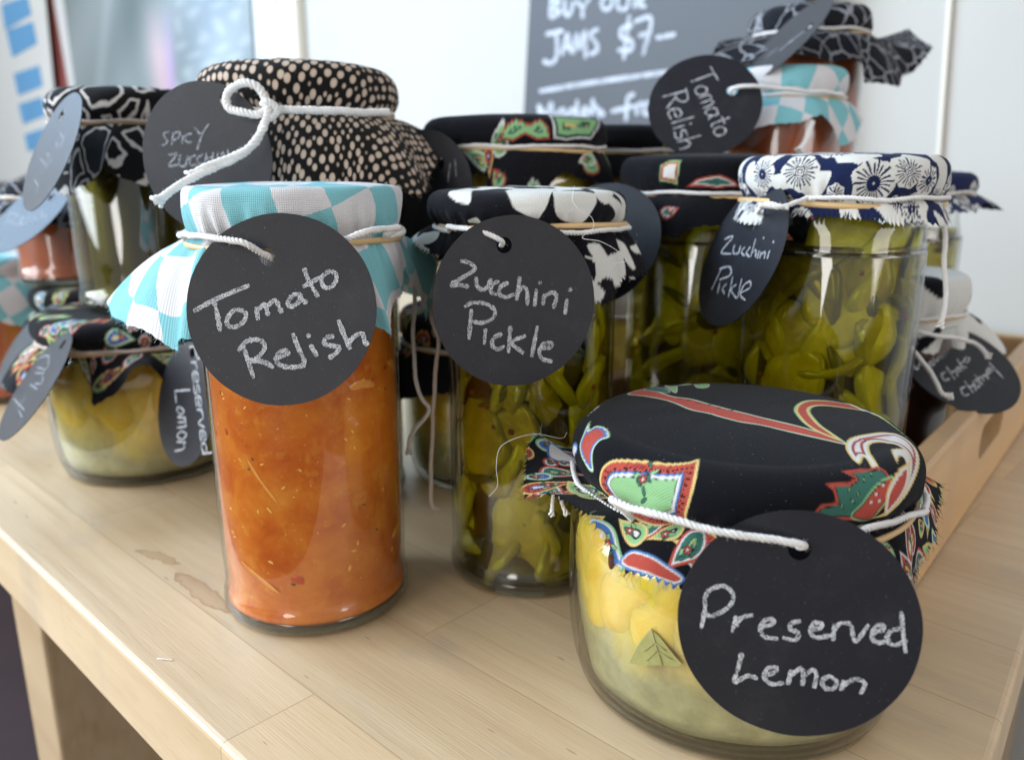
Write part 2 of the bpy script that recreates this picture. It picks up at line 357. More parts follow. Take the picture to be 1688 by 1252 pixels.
# wood ---------------------------------------------------------------
ANG_L = math.atan2(-.685, .729)              # long planks run this way
def wood(name, rot, staves=True, tone=(1, 1, 1), stains=False, big=1.):
    m, nt, pb = mat(name)
    g = N(nt, 'ShaderNodeNewGeometry'); mp = N(nt, 'ShaderNodeMapping'); mp.vector_type = 'POINT'
    mp.inputs['Rotation'].default_value = (0, 0, -rot); nt.links.new(g.outputs['Position'], mp.inputs[0]); v = mp.outputs[0]
    def sv(s, src=v):
        q = N(nt, 'ShaderNodeMapping'); q.inputs['Scale'].default_value = s; nt.links.new(src, q.inputs[0]); return q.outputs[0]
    if staves:
        br = N(nt, 'ShaderNodeTexBrick', offset=.37, offset_frequency=2, squash=1.); br.inputs['Scale'].default_value = 1
        br.inputs['Brick Width'].default_value = .31; br.inputs['Row Height'].default_value = .046
        br.inputs['Mortar Size'].default_value = .0003; br.inputs['Mortar Smooth'].default_value = .3; br.inputs['Bias'].default_value = 0
        br.inputs['Color1'].default_value = (0, 0, 0, 1); br.inputs['Color2'].default_value = (1, 1, 1, 1); br.inputs['Mortar'].default_value = (.5, .5, .5, 1)
        q = N(nt, 'ShaderNodeMapping'); q.inputs['Location'].default_value = (.09, .014, 0); nt.links.new(v, q.inputs[0]); nt.links.new(q.outputs[0], br.inputs[0])
        idc = br.outputs[0]; mort = br.outputs[1]
        off = N(nt, 'ShaderNodeVectorMath', operation='MULTIPLY_ADD'); nt.links.new(idc, off.inputs[0]); off.inputs[1].default_value = (3, 5, 7); nt.links.new(v, off.inputs[2]); vv = off.outputs[0]
    else: vv = v; idc = None
    gr = noise(nt, sv((9, 260, 60), vv), 1, 5, .62, .25)
    gr2 = noise(nt, sv((2.5, 38, 20), vv), 1, 4, .55, 1.)
    fl = noise(nt, sv((55, 1500, 900), vv), 1, 2, .6)
    c = ramp(nt, gr2, [(.25, (.52, .375, .222)), (.5, (.60, .455, .282)), (.75, (.67, .53, .35))])
    c = mix(nt, .26, c, ramp(nt, gr, [(.3, (.45, .315, .19)), (.6, (.66, .52, .355))]))
    c = mix(nt, ramp(nt, fl, [(.62, (0, 0, 0)), (.75, (.35, .35, .35))]), c, (.40, .26, .14))
    if staves:
        sep = N(nt, 'ShaderNodeSeparateColor'); nt.links.new(idc, sep.inputs[0])
        c = mix(nt, 1., c, ramp(nt, sep.outputs[0], [(0, (.88, .84, .80)), (.35, (1.0, .99, .98)), (.7, (1.05, 1.0, .94)), (1, (.95, .96, .97))]), 'MULTIPLY')
        c = mix(nt, math_(nt, 'MULTIPLY', mort, .55), c, (.30, .19, .10))
    gy = noise(nt, sv((22, 50, 1)), 1, 3, .5)
    c = mix(nt, ramp(nt, gy, [(.60, (0, 0, 0)), (.76, (.35, .35, .35))]), c, (.36, .31, .27))
    # small dark flecks
    fk = noise(nt, sv((90, 420, 1)), 1, 1, .5); c = mix(nt, ramp(nt, fk, [(.76, (0, 0, 0)), (.80, (.55, .55, .55))]), c, (.22, .14, .09))
    if stains:
        for (sx_, sy_, ang, a, b) in stains:
            q = N(nt, 'ShaderNodeMapping'); q.vector_type = 'TEXTURE'
            q.inputs['Location'].default_value = (sx_, sy_, 0); q.inputs['Rotation'].default_value = (0, 0, ang); q.inputs['Scale'].default_value = (a, b, 1)
            wn = N(nt, 'ShaderNodeTexNoise', i_Scale=170.); nt.links.new(g.outputs['Position'], wn.inputs[0])
            ad = N(nt, 'ShaderNodeVectorMath', operation='MULTIPLY_ADD'); nt.links.new(wn.outputs[1], ad.inputs[0]); ad.inputs[1].default_value = (.006, .006, 0); nt.links.new(g.outputs['Position'], ad.inputs[2])
            sb = N(nt, 'ShaderNodeVectorMath', operation='SUBTRACT'); nt.links.new(ad.outputs[0], sb.inputs[0]); sb.inputs[1].default_value = (.003, .003, 0)
            nt.links.new(sb.outputs[0], q.inputs[0])
            z0 = N(nt, 'ShaderNodeVectorMath', operation='MULTIPLY'); nt.links.new(q.outputs[0], z0.inputs[0]); z0.inputs[1].default_value = (1, 1, 0)
            ln = N(nt, 'ShaderNodeVectorMath', operation='LENGTH'); nt.links.new(z0.outputs[0], ln.inputs[0])
            f = ramp(nt, ln.outputs['Value'], [(0, (.35, .35, .35)), (.72, (.42, .42, .42)), (.90, (.85, .85, .85)), (1., (0, 0, 0))])
            c = mix(nt, f, c, (.34, .19, .09))
    if tone != (1, 1, 1): c = mix(nt, 1., c, (*tone, 1), 'MULTIPLY')
    nt.links.new(c, pb.inputs['Base Color'])
    nt.links.new(ramp(nt, gr, [(.3, (.36, .36, .36)), (.7, (.5, .5, .5))]), pb.inputs['Roughness'])
    nt.links.new(bump(nt, math_(nt, 'ADD', gr, fl), .0003, .25), pb.inputs['Normal'])
    return m
def gpt(x, y): d = ray(x, y); return EYE + d * (-H) / d[2]
st = []
for (x0, y0, x1, y1, wd) in [(226, 905, 298, 930, .0028), (288, 942, 384, 1012, .0042), (430, 1110, 475, 1125, .006), (702, 1064, 760, 1082, .005)]:
    a, b = gpt(x0, y0), gpt(x1, y1); c_ = (a + b) / 2; d_ = b - a
    st.append((c_[0], c_[1], math.atan2(d_[1], d_[0]), np.linalg.norm(d_) / 2, wd))
M_top = wood('birch_butcher_block', ANG_L, True, (1, 1, 1), st[:2])
M_edge = wood('birch_edge', ANG_L, False, (1.08, 1.08, 1.05))
M_leg = wood('birch_leg', ANG_L, False, (.82, .78, .74))
M_tray = wood('tray_wood', math.atan2(.776, .631), False, (1.0, .82, .62))
def wall_mat():
    m, nt, pb = mat('painted_wall'); v = coords(nt); n = noise(nt, v, 3, 3); n2 = noise(nt, v, 180, 3)
    nt.links.new(ramp(nt, n, [(.3, (.46, .447, .42)), (.7, (.50, .49, .465))]), pb.inputs['Base Color']); pb.inputs['Roughness'].default_value = .6
    nt.links.new(bump(nt, n2, .0006, .3), pb.inputs['Normal']); return m
M_wall = wall_mat()
M_cream = simple('cream_paint', (.72, .68, .60), .5, .03, 20)
M_white = simple('white_paint', (.80, .81, .82), .5, .03, 20)
M_board = simple('blackboard_slate', (.046, .053, .068), .5, .12, 8)
M_floor = simple('dark_floor', (.045, .026, .030), .7, .25, 9)
M_paper = simple('white_paper', (.80, .81, .80), .6, .03, 30)
M_bluep = simple('blue_paper', (.14, .40, .72), .6, .12, 14)
M_redst = simple('dull_red_frame', (.30, .085, .075), .5, .25, 9)
m, nt, pb = mat('art_with_reflections'); M_art_refl = m
a = N(nt, 'ShaderNodeVertexColor', layer_name='Col'); nt.links.new(mix(nt, 1., a.outputs[0], (.74, .76, .80, 1.), 'MULTIPLY'), pb.inputs['Base Color']); pb.inputs['Roughness'].default_value = .12
pb.inputs['Coat Weight'].default_value = .3

# ------------------------------------------------------------------ the room: floor, wall, table
U = lambda x, y, z=0: np.array([x * H, y * H, z * H])
dL = np.array([.729, -.685, 0]); dL /= np.linalg.norm(dL)
dR = np.array([.613, .790, 0]); dR /= np.linalg.norm(dR)
C0 = U(.283, .493)
nL = np.array([-dL[1], dL[0], 0])            # pointing away from camera, across planks
def slab(corners, z0, z1, bev):
    bm = bmesh.new(); v0 = [bm.verts.new((c[0], c[1], z0)) for c in corners]; v1 = [bm.verts.new((c[0], c[1], z1)) for c in corners]
    n = len(corners); bm.faces.new(v0[::-1]); bm.faces.new(v1)
    for i in range(n): bm.faces.new((v0[i], v0[(i + 1) % n], v1[(i + 1) % n], v1[i]))
    bmesh.ops.recalc_face_normals(bm, faces=bm.faces)
    if bev: bmesh.ops.bevel(bm, geom=list(bm.edges), offset=bev, segments=3, affect='EDGES', profile=.5)
    bm.verts.index_update()
    V = np.array([v.co for v in bm.verts]); F = [tuple(v.index for v in f.verts) for f in bm.faces]; bm.free(); return V, F
WB = 5.35 * H                                # wall distance along dR
p00 = C0; p10 = C0 + dR * (WB - .004); p11 = p10 - dL * 2.3; p01 = C0 - dL * 2.3
table = empty('table', tuple(C0), 'pale birch butcher-block table that all the jars stand on', 'table')
V, F = slab([p00, p10, p11, p01], -.2 * H, 0, .0022)
top = mesh('tabletop', V, F, M_top, table, smooth=False)
def tleg(a, b, nm='leg'):
    c = C0 + dR * a - dL * b; V, F = box((c[0], c[1], -.2 * H - .33), (.05, .074, .66), ANG_L, .002)
    return mesh(nm, V, F, M_leg, table, smooth=False)
LEGB = .457
for a_, b_ in ((.055, .05), (.058, LEGB), (WB - .08, .05), (WB - .08, LEGB + .3)): tleg(a_, b_)
c = C0 + dR * (.055 + WB / 2 - .06) - dL * LEGB; V, F = box((c[0], c[1], -.33), (WB - .2, .022, .045), math.atan2(dR[1], dR[0]), .002)
mesh('stretcher', V, F, M_edge, table, smooth=False)

V, F = box((0, 1, -.72), (9, 9, .04)); fl = mesh('floor', V, F, M_floor, smooth=False); tag(fl, 'dark purplish floor below the table', None, kind='structure')
WP = C0 + dR * WB                            # point on wall; wall runs along dL
wn = np.array([-nL[0], -nL[1], 0])           # wall normal toward camera
rzL = math.atan2(dL[1], dL[0])
c = WP + nL * .05 - dL * .8; V, F = box((c[0], c[1], .8), (7, .1, 3.1), rzL); wl = mesh('wall', V, F, M_wall, smooth=False); tag(wl, 'pale painted wall behind the jars', None, kind='structure')
def plate(name, corners_px, off, th, matr, parent=None, smooth=False, n=1, bev=0):
    "a flat object on the wall, thick th, with its front off metres in front of the wall"
    p0 = WP + wn * off
    fr = np.array([onplane(x, y, p0, wn) for x, y in corners_px]); bk = fr - wn * th
    V = np.vstack([fr, bk]); k = len(fr)
    F = [tuple(range(k)), tuple(range(k, 2 * k))[::-1]] + [(i, k + i, k + (i + 1) % k, (i + 1) % k) for i in range(k)]
    if parent is None:
        o = mesh(name, V, F, matr, None, False)
    else: o = mesh(name, V, F, matr, parent, False)
    bm = bmesh.new(); bm.from_mesh(o.data); bmesh.ops.recalc_face_normals(bm, faces=bm.faces)
    if bev: bmesh.ops.bevel(bm, geom=list(bm.edges), offset=bev, segments=2, affect='EDGES')
    bm.to_mesh(o.data); bm.free()
    return o
# wall seam strip at right, post at left
o = plate('wall_trim', [(1570, -120), (1577, -120), (1549, 262), (1543, 262)], .006, .006, M_cream); tag(o, 'thin cream batten running down the wall at right', 'trim')
o = plate('wall_post', [(428, -150), (478, -150), (506, 330), (466, 330)], .02, .02, M_cream, bev=.002); tag(o, 'cream upright trim on the wall beside the framed picture', 'trim')

# blackboard ---------------------------------------------------------------
board_p = WP + wn * .06
bo = empty('blackboard_sign', tuple(onplane(1090, 330, board_p, wn)), 'grey blackboard with chalk writing offering jams for $7, behind the jars', 'sign')
plate('board_panel', [(882, -190), (1330, -230), (1322, 430), (854, 350)], .06, .012, M_board, bo, bev=.001)
def strokes_mesh(polys, p0, n, wpx, lift, to_px, jitter=.12, seed=1):
    rg = np.random.default_rng(seed); parts = []
    n = np.asarray(n, float)
    p0 = np.asarray(p0) + n * lift
    for s in polys:
        q = np.array([to_px(*t) for t in s], float)
        if len(q) == 1: q = np.vstack([q, q + 1])
        q = catmull(q, 7)
        w3 = np.array([onplane(x, y, p0, n) for x, y in q])
        D = proj(w3)[1]; hw = wpx * D / FPX / 2
        t = np.gradient(w3, axis=0); t /= np.linalg.norm(t, axis=1)[:, None] + 1e-12; b = np.cross(n, t)
        hw = hw * (1 + jitter * rg.standard_normal(len(hw)))
        hw[0] *= .7; hw[-1] *= .7
        t0 = t[0] * hw[0] * .5; t1 = t[-1] * hw[-1] * .5
        w3[0] -= t0; w3[-1] += t1
        V = np.vstack([w3 + b * hw[:, None], w3 + b * hw[:, None] * .0, w3 - b * hw[:, None]]); k = len(w3)
        F = [(i, i + 1, k + i + 1, k + i) for i in range(k - 1)] + [(k + i, k + i + 1, 2 * k + i + 1, 2 * k + i) for i in range(k - 1)]
        parts.append((V, F)); p0 = p0 + n * .00001
    return join(parts)
zb = lambda x, y: (840 + x * .23697, y * .23697)
BT = [[(290,-10),(280,120)],[(285,0),(345,15),(300,60),(350,85),(285,125)],[(385,0),(385,90),(420,100),(445,10)],[(470,10),(510,55)],[(555,-10),(512,60),(508,125)],
 [(675,-30),(640,20),(665,70),(710,40),(705,-20),(675,-30)],[(750,-30),(760,60),(810,60),(835,-30)],[(880,-40),(868,60)],[(880,-40),(935,-10),(885,20),(945,50)],
 [(255,240),(370,215)],[(325,225),(330,380),(290,440),(235,425)],[(365,380),(402,240),(430,370)],[(380,330),(425,325)],[(450,370),(465,240),(490,340),(522,220),(530,405)],[(615,205),(560,240),(600,300),(612,350),(560,380)],
 [(855,180),(780,200),(780,260),(850,290),(840,350),(755,350)],[(832,110),(795,410)],[(870,150),(985,135),(930,380)],[(900,250),(985,230)],[(1020,265),(1150,240)],[(210,635),(600,572),(1110,500)],
 [(200,730),(215,830)],[(200,730),(250,800),(290,720),(300,820)],[(360,760),(330,800),(380,820),(375,750)],[(470,700),(465,820)],[(460,780),(430,760),(410,800),(450,830)],[(500,790),(545,770),(520,750),(500,800),(540,820)],
 [(580,690),(570,800)],[(570,760),(600,740),(622,800)],[(640,760),(625,800),(660,790)],[(865,655),(822,690),(810,840)],[(710,775),(875,740)],[(895,720),(885,800)],[(890,745),(925,712)],[(950,710),(930,780),(968,790),(975,730),(950,710)]]
V, F = strokes_mesh(BT, board_p, wn, 7.8, .0006, zb, .08)
mesh('chalk_lettering', V, F, M_boardchalk, bo, False)

# framed picture, blue paper sheet ------------------------------------------
fp = empty('framed_picture', tuple(onplane(270, 150, WP + wn * .03, wn)), 'white framed picture, hazy with painted reflections, on the wall at top left', 'picture')
plate('frame', [(50, -170), (442, -170), (468, 330), (150, 330)], .03, .03, M_white, fp, bev=.003)
plate('red_strip', [(58, -60), (76, -60), (130, 250), (108, 250)], .033, .006, M_redst, fp)
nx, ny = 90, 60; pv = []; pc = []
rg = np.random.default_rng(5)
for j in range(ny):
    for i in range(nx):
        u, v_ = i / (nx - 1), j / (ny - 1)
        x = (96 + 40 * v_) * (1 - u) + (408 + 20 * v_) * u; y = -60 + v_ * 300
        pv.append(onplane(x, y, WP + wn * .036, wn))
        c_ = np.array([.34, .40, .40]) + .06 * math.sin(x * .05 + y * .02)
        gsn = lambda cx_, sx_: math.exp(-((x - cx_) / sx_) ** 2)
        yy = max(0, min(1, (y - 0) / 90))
        c_ = c_ + gsn(252 + .12 * y, 17) * np.array([.42, .16, .18]) * yy + gsn(274 + .06 * y, 7) * np.array([.12, .02, .22]) * yy  # pale, pink and lavender streaks: reflections in the frame's glass, painted into the colours
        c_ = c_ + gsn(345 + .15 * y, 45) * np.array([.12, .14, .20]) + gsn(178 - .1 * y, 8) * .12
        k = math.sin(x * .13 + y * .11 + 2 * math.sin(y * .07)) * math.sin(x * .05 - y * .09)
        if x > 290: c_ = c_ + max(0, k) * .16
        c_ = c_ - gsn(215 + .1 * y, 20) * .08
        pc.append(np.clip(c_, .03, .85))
Fp = [(j * nx + i, (j + 1) * nx + i, (j + 1) * nx + i + 1, j * nx + i + 1) for j in range(ny - 1) for i in range(nx - 1)]
mesh('picture_and_reflections', pv, Fp, M_art_refl, fp, True, col=np.array(pc))
ps = empty('paper_chart', tuple(onplane(40, 150, WP + wn * .055, wn)), 'white sheet with a column of blue squares at far left', 'poster')
plate('sheet', [(-60, -160), (58, -160), (100, 262), (20, 300), (-60, 300)], .055, .0015, M_paper, ps)
for q in [[(2, 8), (44, -6), (52, 24), (8, 50)], [(10, 50), (54, 36), (61, 72), (20, 95)], [(22, 122), (64, 108), (70, 142), (30, 158)], [(30, 172), (68, 160), (76, 190), (38, 205)], [(40, 222), (76, 210), (84, 240), (46, 250)], [(-4, -42), (38, -50), (44, -14), (2, 0)]]:
    plate('blue_square', q, .0565, .001, M_bluep, ps)

# ------------------------------------------------------------------ tray
K = U(.90, 1.69); tA = np.array([.631, .776, 0]); tA /= np.linalg.norm(tA); tN = np.array([-tA[1], tA[0], 0])
TL, TW, TH, TT = 2.05 * H, 1.06 * H, .33 * H, .06 * H
tray = empty('wooden_tray', tuple(K + tA * TL / 2 + tN * TW / 2), 'orange-brown wooden tray with a hand slot, holding the jars at right', 'tray')
rzT = math.atan2(tA[1], tA[0])
def tbox(nm, a, b, z, sa, sb, sz, bev=.0015):
    c = K + tA * a + tN * b; V, F = box((c[0], c[1], z), (sa, sb, sz), rzT, bev); return mesh(nm, V, F, M_tray, tray, smooth=False)
# right side with a slot: four pieces merged as one mesh by boolean of the slot
side = tbox('tray_side', TL / 2, TT / 2, TH / 2 + .001, TL, TT, TH)
cut_c = K + tA * (.98 * H) + tN * TT / 2
th = np.linspace(0, 2 * math.pi, 32, endpoint=False)
sl = [(np.sign(math.cos(t)) * (.15 * H) + .048 * H * math.cos(t), .055 * H * math.sin(t)) for t in th]
V = [cut_c + tA * a + np.array([0, 0, .205 * H + z]) + tN * s * TT for s in (-1, 1) for a, z in sl]; k = len(sl)
F = [tuple(range(k)), tuple(range(k, 2 * k))[::-1]] + [(i, k + i, k + (i + 1) % k, (i + 1) % k) for i in range(k)]
cut = mesh('cutter', V, F, M_tray, None, False)
bm = bmesh.new(); bm.from_mesh(cut.data); bmesh.ops.recalc_face_normals(bm, faces=bm.faces); bm.to_mesh(cut.data); bm.free()
md = side.modifiers.new('slot', 'BOOLEAN'); md.object = cut; md.operation = 'DIFFERENCE'; md.solver = 'EXACT'
dg = bpy.context.evaluated_depsgraph_get(); dg.update()
nm = bpy.data.meshes.new_from_object(side.evaluated_get(dg)); side.modifiers.clear(); side.data = nm
bpy.data.objects.remove(cut)
tbox('tray_side', TL / 2, TW - TT / 2, TH / 2 + .001, TL, TT, TH)
tbox('tray_end', TT / 2, TW / 2, TH / 2 + .001, TT - .0005, TW - 2 * TT, TH - .002)
tbox('tray_end', TL - TT / 2, TW / 2, TH / 2 + .001, TT - .0005, TW - 2 * TT, TH - .002)
tbox('tray_bottom', TL / 2, TW / 2, .0025, TL - 2 * TT, TW - 2 * TT, .003, .0005)

# ------------------------------------------------------------------ painting prints on cloth points
C = dict(red=(.50, .085, .06), blue=(.07, .19, .48), green=(.30, .55, .26), teal=(.05, .17, .13), yellow=(.78, .58, .22), white=(.76, .74, .72), black=(.006, .006, .009), navy=(.013, .021, .075), cream=(.78, .77, .72))
C = {k: np.array(v) for k, v in C.items()}
def sdist(pts, poly):
    "signed distance, negative inside"
    a = poly; b = np.roll(poly, -1, 0); d = np.full(len(pts), 1e9); ins = np.zeros(len(pts), bool)
    for p, q in zip(a, b):
        e = q - p; w_ = pts - p; t = np.clip((w_ @ e) / (e @ e + 1e-18), 0, 1)
        d = np.minimum(d, np.hypot(*(w_ - t[:, None] * e).T))
        c1 = (p[1] > pts[:, 1]) != (q[1] > pts[:, 1])
        with np.errstate(divide='ignore', invalid='ignore'):
            xi = (q[0] - p[0]) * (pts[:, 1] - p[1]) / (q[1] - p[1] + 1e-18) + p[0]
        ins ^= c1 & (pts[:, 0] < xi)
    return np.where(ins, -d, d)
def paint(uv, col, poly, bands, core, ticks=None):
    poly = np.asarray(poly); lo, hi = poly.min(0) - .001, poly.max(0) + .001
    idx = np.where((uv > lo).all(1) & (uv < hi).all(1))[0]
    if not len(idx): return
    d = -sdist(uv[idx], poly); x = 0.; cc_ = col[idx]; W_ = .00022
    def over(x0, c_):
        k = np.clip((d - x0) / W_ + .5, 0, 1)[:, None]; cc_[:] = cc_ * (1 - k) + C[c_] * k
    for wd, nm in bands:
        over(x, nm)
        if wd > .0009:
            if ticks and nm == ticks:
                ctr = poly.mean(0); q = uv[idx] - ctr; an = np.arctan2(q[:, 1], q[:, 0]); L = max(hi - lo)
                k = max(8, int(L * 3.0 / .0022)); ph = (an * k / 6.283) % 1
                mk = (((ph < .2) & (d > x + wd * .25) & (d < x + wd * .8)) | ((ph < .5) & (d > x + wd * .62) & (d < x + wd * .78))); cc_[mk] = C['black']
            over(x + wd - .0002, 'black')
        x += wd
    if core: over(x, core)
    col[idx] = cc_
def ell(c, a, b, an, n=14):
    t = np.linspace(0, 2 * math.pi, n, endpoint=False); x, y = a * np.cos(t), b * np.sin(t)
    return np.c_[c[0] + x * math.cos(an) - y * math.sin(an), c[1] + x * math.sin(an) + y * math.cos(an)]
def leaves(uv, col, c, r, rng, n=6, cc='teal'):
    for _ in range(n):
        q = (c[0] + rng.uniform(-r, r), c[1] + rng.uniform(-r, r))
        paint(uv, col, ell(q, .0016, .0007, rng.uniform(0, 3.14)), [(.00022, 'black')], rng.choice([cc, 'green', cc]))
    q = (c[0] + rng.uniform(-r, r) * .4, c[1] + rng.uniform(-r, r) * .4)
    for k in range(5):
        a = k * 1.257; paint(uv, col, ell((q[0] + .0009 * math.cos(a), q[1] + .0009 * math.sin(a)), .0007, .0006, a), [(.0002, 'black')], 'red')
    paint(uv, col, ell(q, .0004, .0004, 0), [], 'white')
def drop_poly(c, L, an, curl=.5):
    t = np.linspace(0, 1, 26); up = .36 * np.sin(np.pi * t ** .62) * (1 - t * .2); 
    x = t * 1.0; top = np.c_[x, up + curl * t * t * .5]; bot = np.c_[x, -up * .8 + curl * t * t * .5][::-1]
    p = np.vstack([top, bot[1:-1]]) * L - [L * .4, 0]
    cs, sn = math.cos(an), math.sin(an)
    return np.c_[c[0] + p[:, 0] * cs - p[:, 1] * sn, c[1] + p[:, 0] * sn + p[:, 1] * cs]
SCH = [([(.0007, 'yellow'), (.0024, 'red'), (.0006, 'blue'), (.0012, 'white')], 'green', 'red'),
       ([(.0007, 'green'), (.0006, 'white'), (.0020, 'blue'), (.0006, 'yellow')], 'white', None),
       ([(.0008, 'red'), (.0006, 'white'), (.0022, 'teal'), (.0008, 'green')], 'red', None),
       ([(.0006, 'white'), (.0020, 'red'), (.0010, 'yellow')], 'white', 'red'),
       ([(.0008, 'yellow'), (.0016, 'green'), (.0005, 'black'), (.0012, 'white')], 'teal', None)]
def paisley(uv, col, rng, n, rmin, rmax, size=(.012, .022), schemes=SCH):
    for _ in range(n):
        r, a = math.sqrt(rng.uniform(rmin ** 2, rmax ** 2)), rng.uniform(0, 6.283)
        c_ = (r * math.cos(a), r * math.sin(a)); b, core, tk = rng.choice(schemes); L = rng.uniform(*size)
        pl = drop_poly(c_, L, rng.uniform(0, 6.28), rng.uniform(-.9, .9)); paint(uv, col, pl, b, core, tk)
        leaves(uv, col, pl.mean(0), L * .14, rng, 4)
def flowers(uv, col, spots):
    "cream rounds with navy spikes: (x, y, r, kind)"
    n = len(uv)
    for (x, y, r, kind) in spots:
        d = uv - [x, y]; rr = np.hypot(*d.T); an = np.arctan2(d[:, 1], d[:, 0])
        wob = r * (1 + .06 * np.sin(an * 7 + x * 900))
        m_ = rr < wob; col[m_] = C['cream']
        k = 22 if r > .006 else 15
        ph = np.abs(((an * k / 6.283) + .15 * np.sin(an * 5)) % 1 - .5)
        q = rr / r
        core = .40 if kind == 0 else .30
        sp_ = m_ & (q > core) & (q < .86 + .08 * np.sin(an * k * .5)) & (ph < .15 + .17 * (1 - q)); col[sp_] = C['navy']
        if kind == 0:
            col[m_ & (q < .36 + .05 * np.sin(an * 22))] = C['navy']; col[m_ & (q < .05)] = C['cream']
        else:
            l1 = (np.abs(d[:, 0]) + np.abs(d[:, 1])) / r
            for a0, a1 in ((.34, .26), (.16, .09)): col[m_ & (l1 < a0) & (l1 > a1)] = C['navy']

# ------------------------------------------------------------------ cloth cover
def per_noise(th, rng, ks, amp=1.):
    o = np.zeros_like(th)
    for k in ks: o += math.cos(rng.uniform(0, 6.28)) * 0 + np.sin(k * th + rng.uniform(0, 6.28)) * rng.uniform(.4, 1) / math.sqrt(len(ks))
    return o * amp
def cloth(c, R, ztop, zband, Rn, keys=None, corner=None, rng=None, nth=360, nt=(14, 8, 14, 26), puff=.0015, rc=.006, fold=.003, swirl=.10, pleat=.0012, jag=.0005, back=(.02, .02), lumpy=.0, roundtop=2.0, straight=0, cap_straight=False):
    """keys: world points on the hem (interpolated round the jar). corner: (count, angle0, base reach, extra, drop, extra drop).
    returns grid of points, flat cloth coords"""
    th = np.linspace(0, 2 * math.pi, nth, endpoint=False)
    a0, cr, bl = rng.uniform(0, 6.28), 0, 0
    if corner:
        nco, ca, base, extra, drop, edrop = corner
        k = np.abs(np.cos((th - ca) * nco / 2)) ** 3
        re = Rn + base + extra * k; ze = zband - drop - edrop * k
        re = re + per_noise(th, rng, (3, 5, 8), .15 * base); ze = ze + per_noise(th, rng, (4, 7, 9), .12 * drop)
    if keys is not None:
        kk = []
        for q in keys:
            d = np.asarray(q) - [c[0], c[1], 0]; kk.append((math.atan2(d[1], d[0]) % (2 * math.pi), math.hypot(d[0], d[1]), d[2]))
        kk.sort(); A = np.array(kk)
        # fill empty stretches with the plain hem
        fill = []
        for i in range(len(A)):
            a, b = A[i, 0], A[(i + 1) % len(A), 0] + (2 * math.pi if i == len(A) - 1 else 0)
            if b - a > 1.2:
                for t in np.linspace(a, b, int((b - a) / .4) + 2)[1:-1]: fill.append((t % (2 * math.pi), Rn + back[0], zband - back[1]))
        if fill: A = np.vstack([A, fill]); A = A[A[:, 0].argsort()]
        AA = np.vstack([A - [2 * math.pi, 0, 0], A, A + [2 * math.pi, 0, 0]])
        def sm(x):
            y = np.interp(th, AA[:, 0], x); kw = max(3, nth // 60); ker = np.hanning(kw + 2)[1:-1]; ker /= ker.sum()
            return np.convolve(np.r_[y[-kw:], y, y[:kw]], ker, 'same')[kw:-kw]
        re, ze = sm(AA[:, 1]), sm(AA[:, 2])
    pl1 = per_noise(th, rng, (9, 14, 19, 25, 31, 38)); pl2 = per_noise(th, rng, (3, 5, 8, 11)); pl1 = pl1 + .3 * per_noise(th, rng, (43, 51)); pl1 = np.sign(pl1) * np.abs(pl1) ** .85
    fo = per_noise(th, rng, (6, 9, 13)); fo2 = per_noise(th, rng, (7, 11, 15)); fo3 = per_noise(th, rng, (5, 8, 12))
    rows, S = [], []
    n1, n2, n3, n4 = nt; s = 0
    zt = ztop - puff
    for i in range(n1):                      # top
        q = i / n1; r = (R - rc) * q + 1e-6; rows.append((np.full(nth, r), zt + puff * (1 - q ** roundtop) + lumpy * .5 * (pl2 + fo3) * q * q * (1 - q) * 2.2, th)); S.append(np.full(nth, r))
    s0 = R - rc
    for i in range(n2):                      # rounded rim
        a = i / n2 * math.pi / 2; r = R - rc + rc * math.sin(a); z = zt - rc * (1 - math.cos(a))
        rows.append((r + lumpy * pl2 * math.sin(a), z + lumpy * .5 * fo * math.sin(a), th)); S.append(np.full(nth, s0 + rc * a))
    s1 = s0 + rc * math.pi / 2; z1 = zt - rc; hgt = z1 - zband
    for i in range(n3):                      # side pulled in to the band
        q = i / n3; r = R + (Rn - R) * (q ** 2.4) + .0006 * math.sin(q * math.pi)
        rows.append((r + lumpy * pl2 * (1 - q) - pleat * q ** 1.3 * (.5 + .5 * pl1) + pleat * q ** 3 * .3, z1 - hgt * q + lumpy * .5 * fo * (1 - q), th)); S.append(np.full(nth, s1 + hgt * q * 1.03))
    s2 = s1 + hgt * 1.03
    Pr, Pz = Rn * np.ones(nth), zband * np.ones(nth)
    Cr = Pr + .50 * (re - Pr); Cz = Pz + .12 * (ze - Pz)
    rgn = np.random.default_rng(int(rng.random() * 1e6))
    zig = (np.abs((np.arange(nth) * (nth and 1) % 5) - 2) / 2 - .5) * jag * 2 + rgn.standard_normal(nth) * jag * .35
    prev = None; acc = np.full(nth, s2)
    for i in range(n4 + 1):
        q = i / n4; r = (1 - q) ** 2 * Pr + 2 * q * (1 - q) * Cr + q * q * re; z = (1 - q) ** 2 * Pz + 2 * q * (1 - q) * Cz + q * q * ze
        if prev is not None: acc = acc + np.hypot(r - prev[0], z - prev[1])
        prev = (r.copy(), z.copy())
        e = q ** 1.2
        rr = r - pleat * (1 - q) ** 2 * (.5 + .5 * pl1) * .8 + fold * fo * e * (1 - .35 * q) + pleat * .3 * (1 - q)
        zz = z + fold * .55 * fo2 * e
        if i >= n4 - 1:
            f_ = 1 if i == n4 else .35
            rr = rr + zig * f_ * .6; zz = zz - zig * f_ * .6
        rows.append((rr, zz, th + swirl * fo3 * e)); S.append(acc.copy())
    Rr = np.array([r[0] for r in rows]); Z = np.array([np.broadcast_to(r[1], nth) for r in rows]); T = np.array([r[2] for r in rows]); S = np.array(S)
    V = np.stack([c[0] + Rr * np.cos(T), c[1] + Rr * np.sin(T), Z], -1)
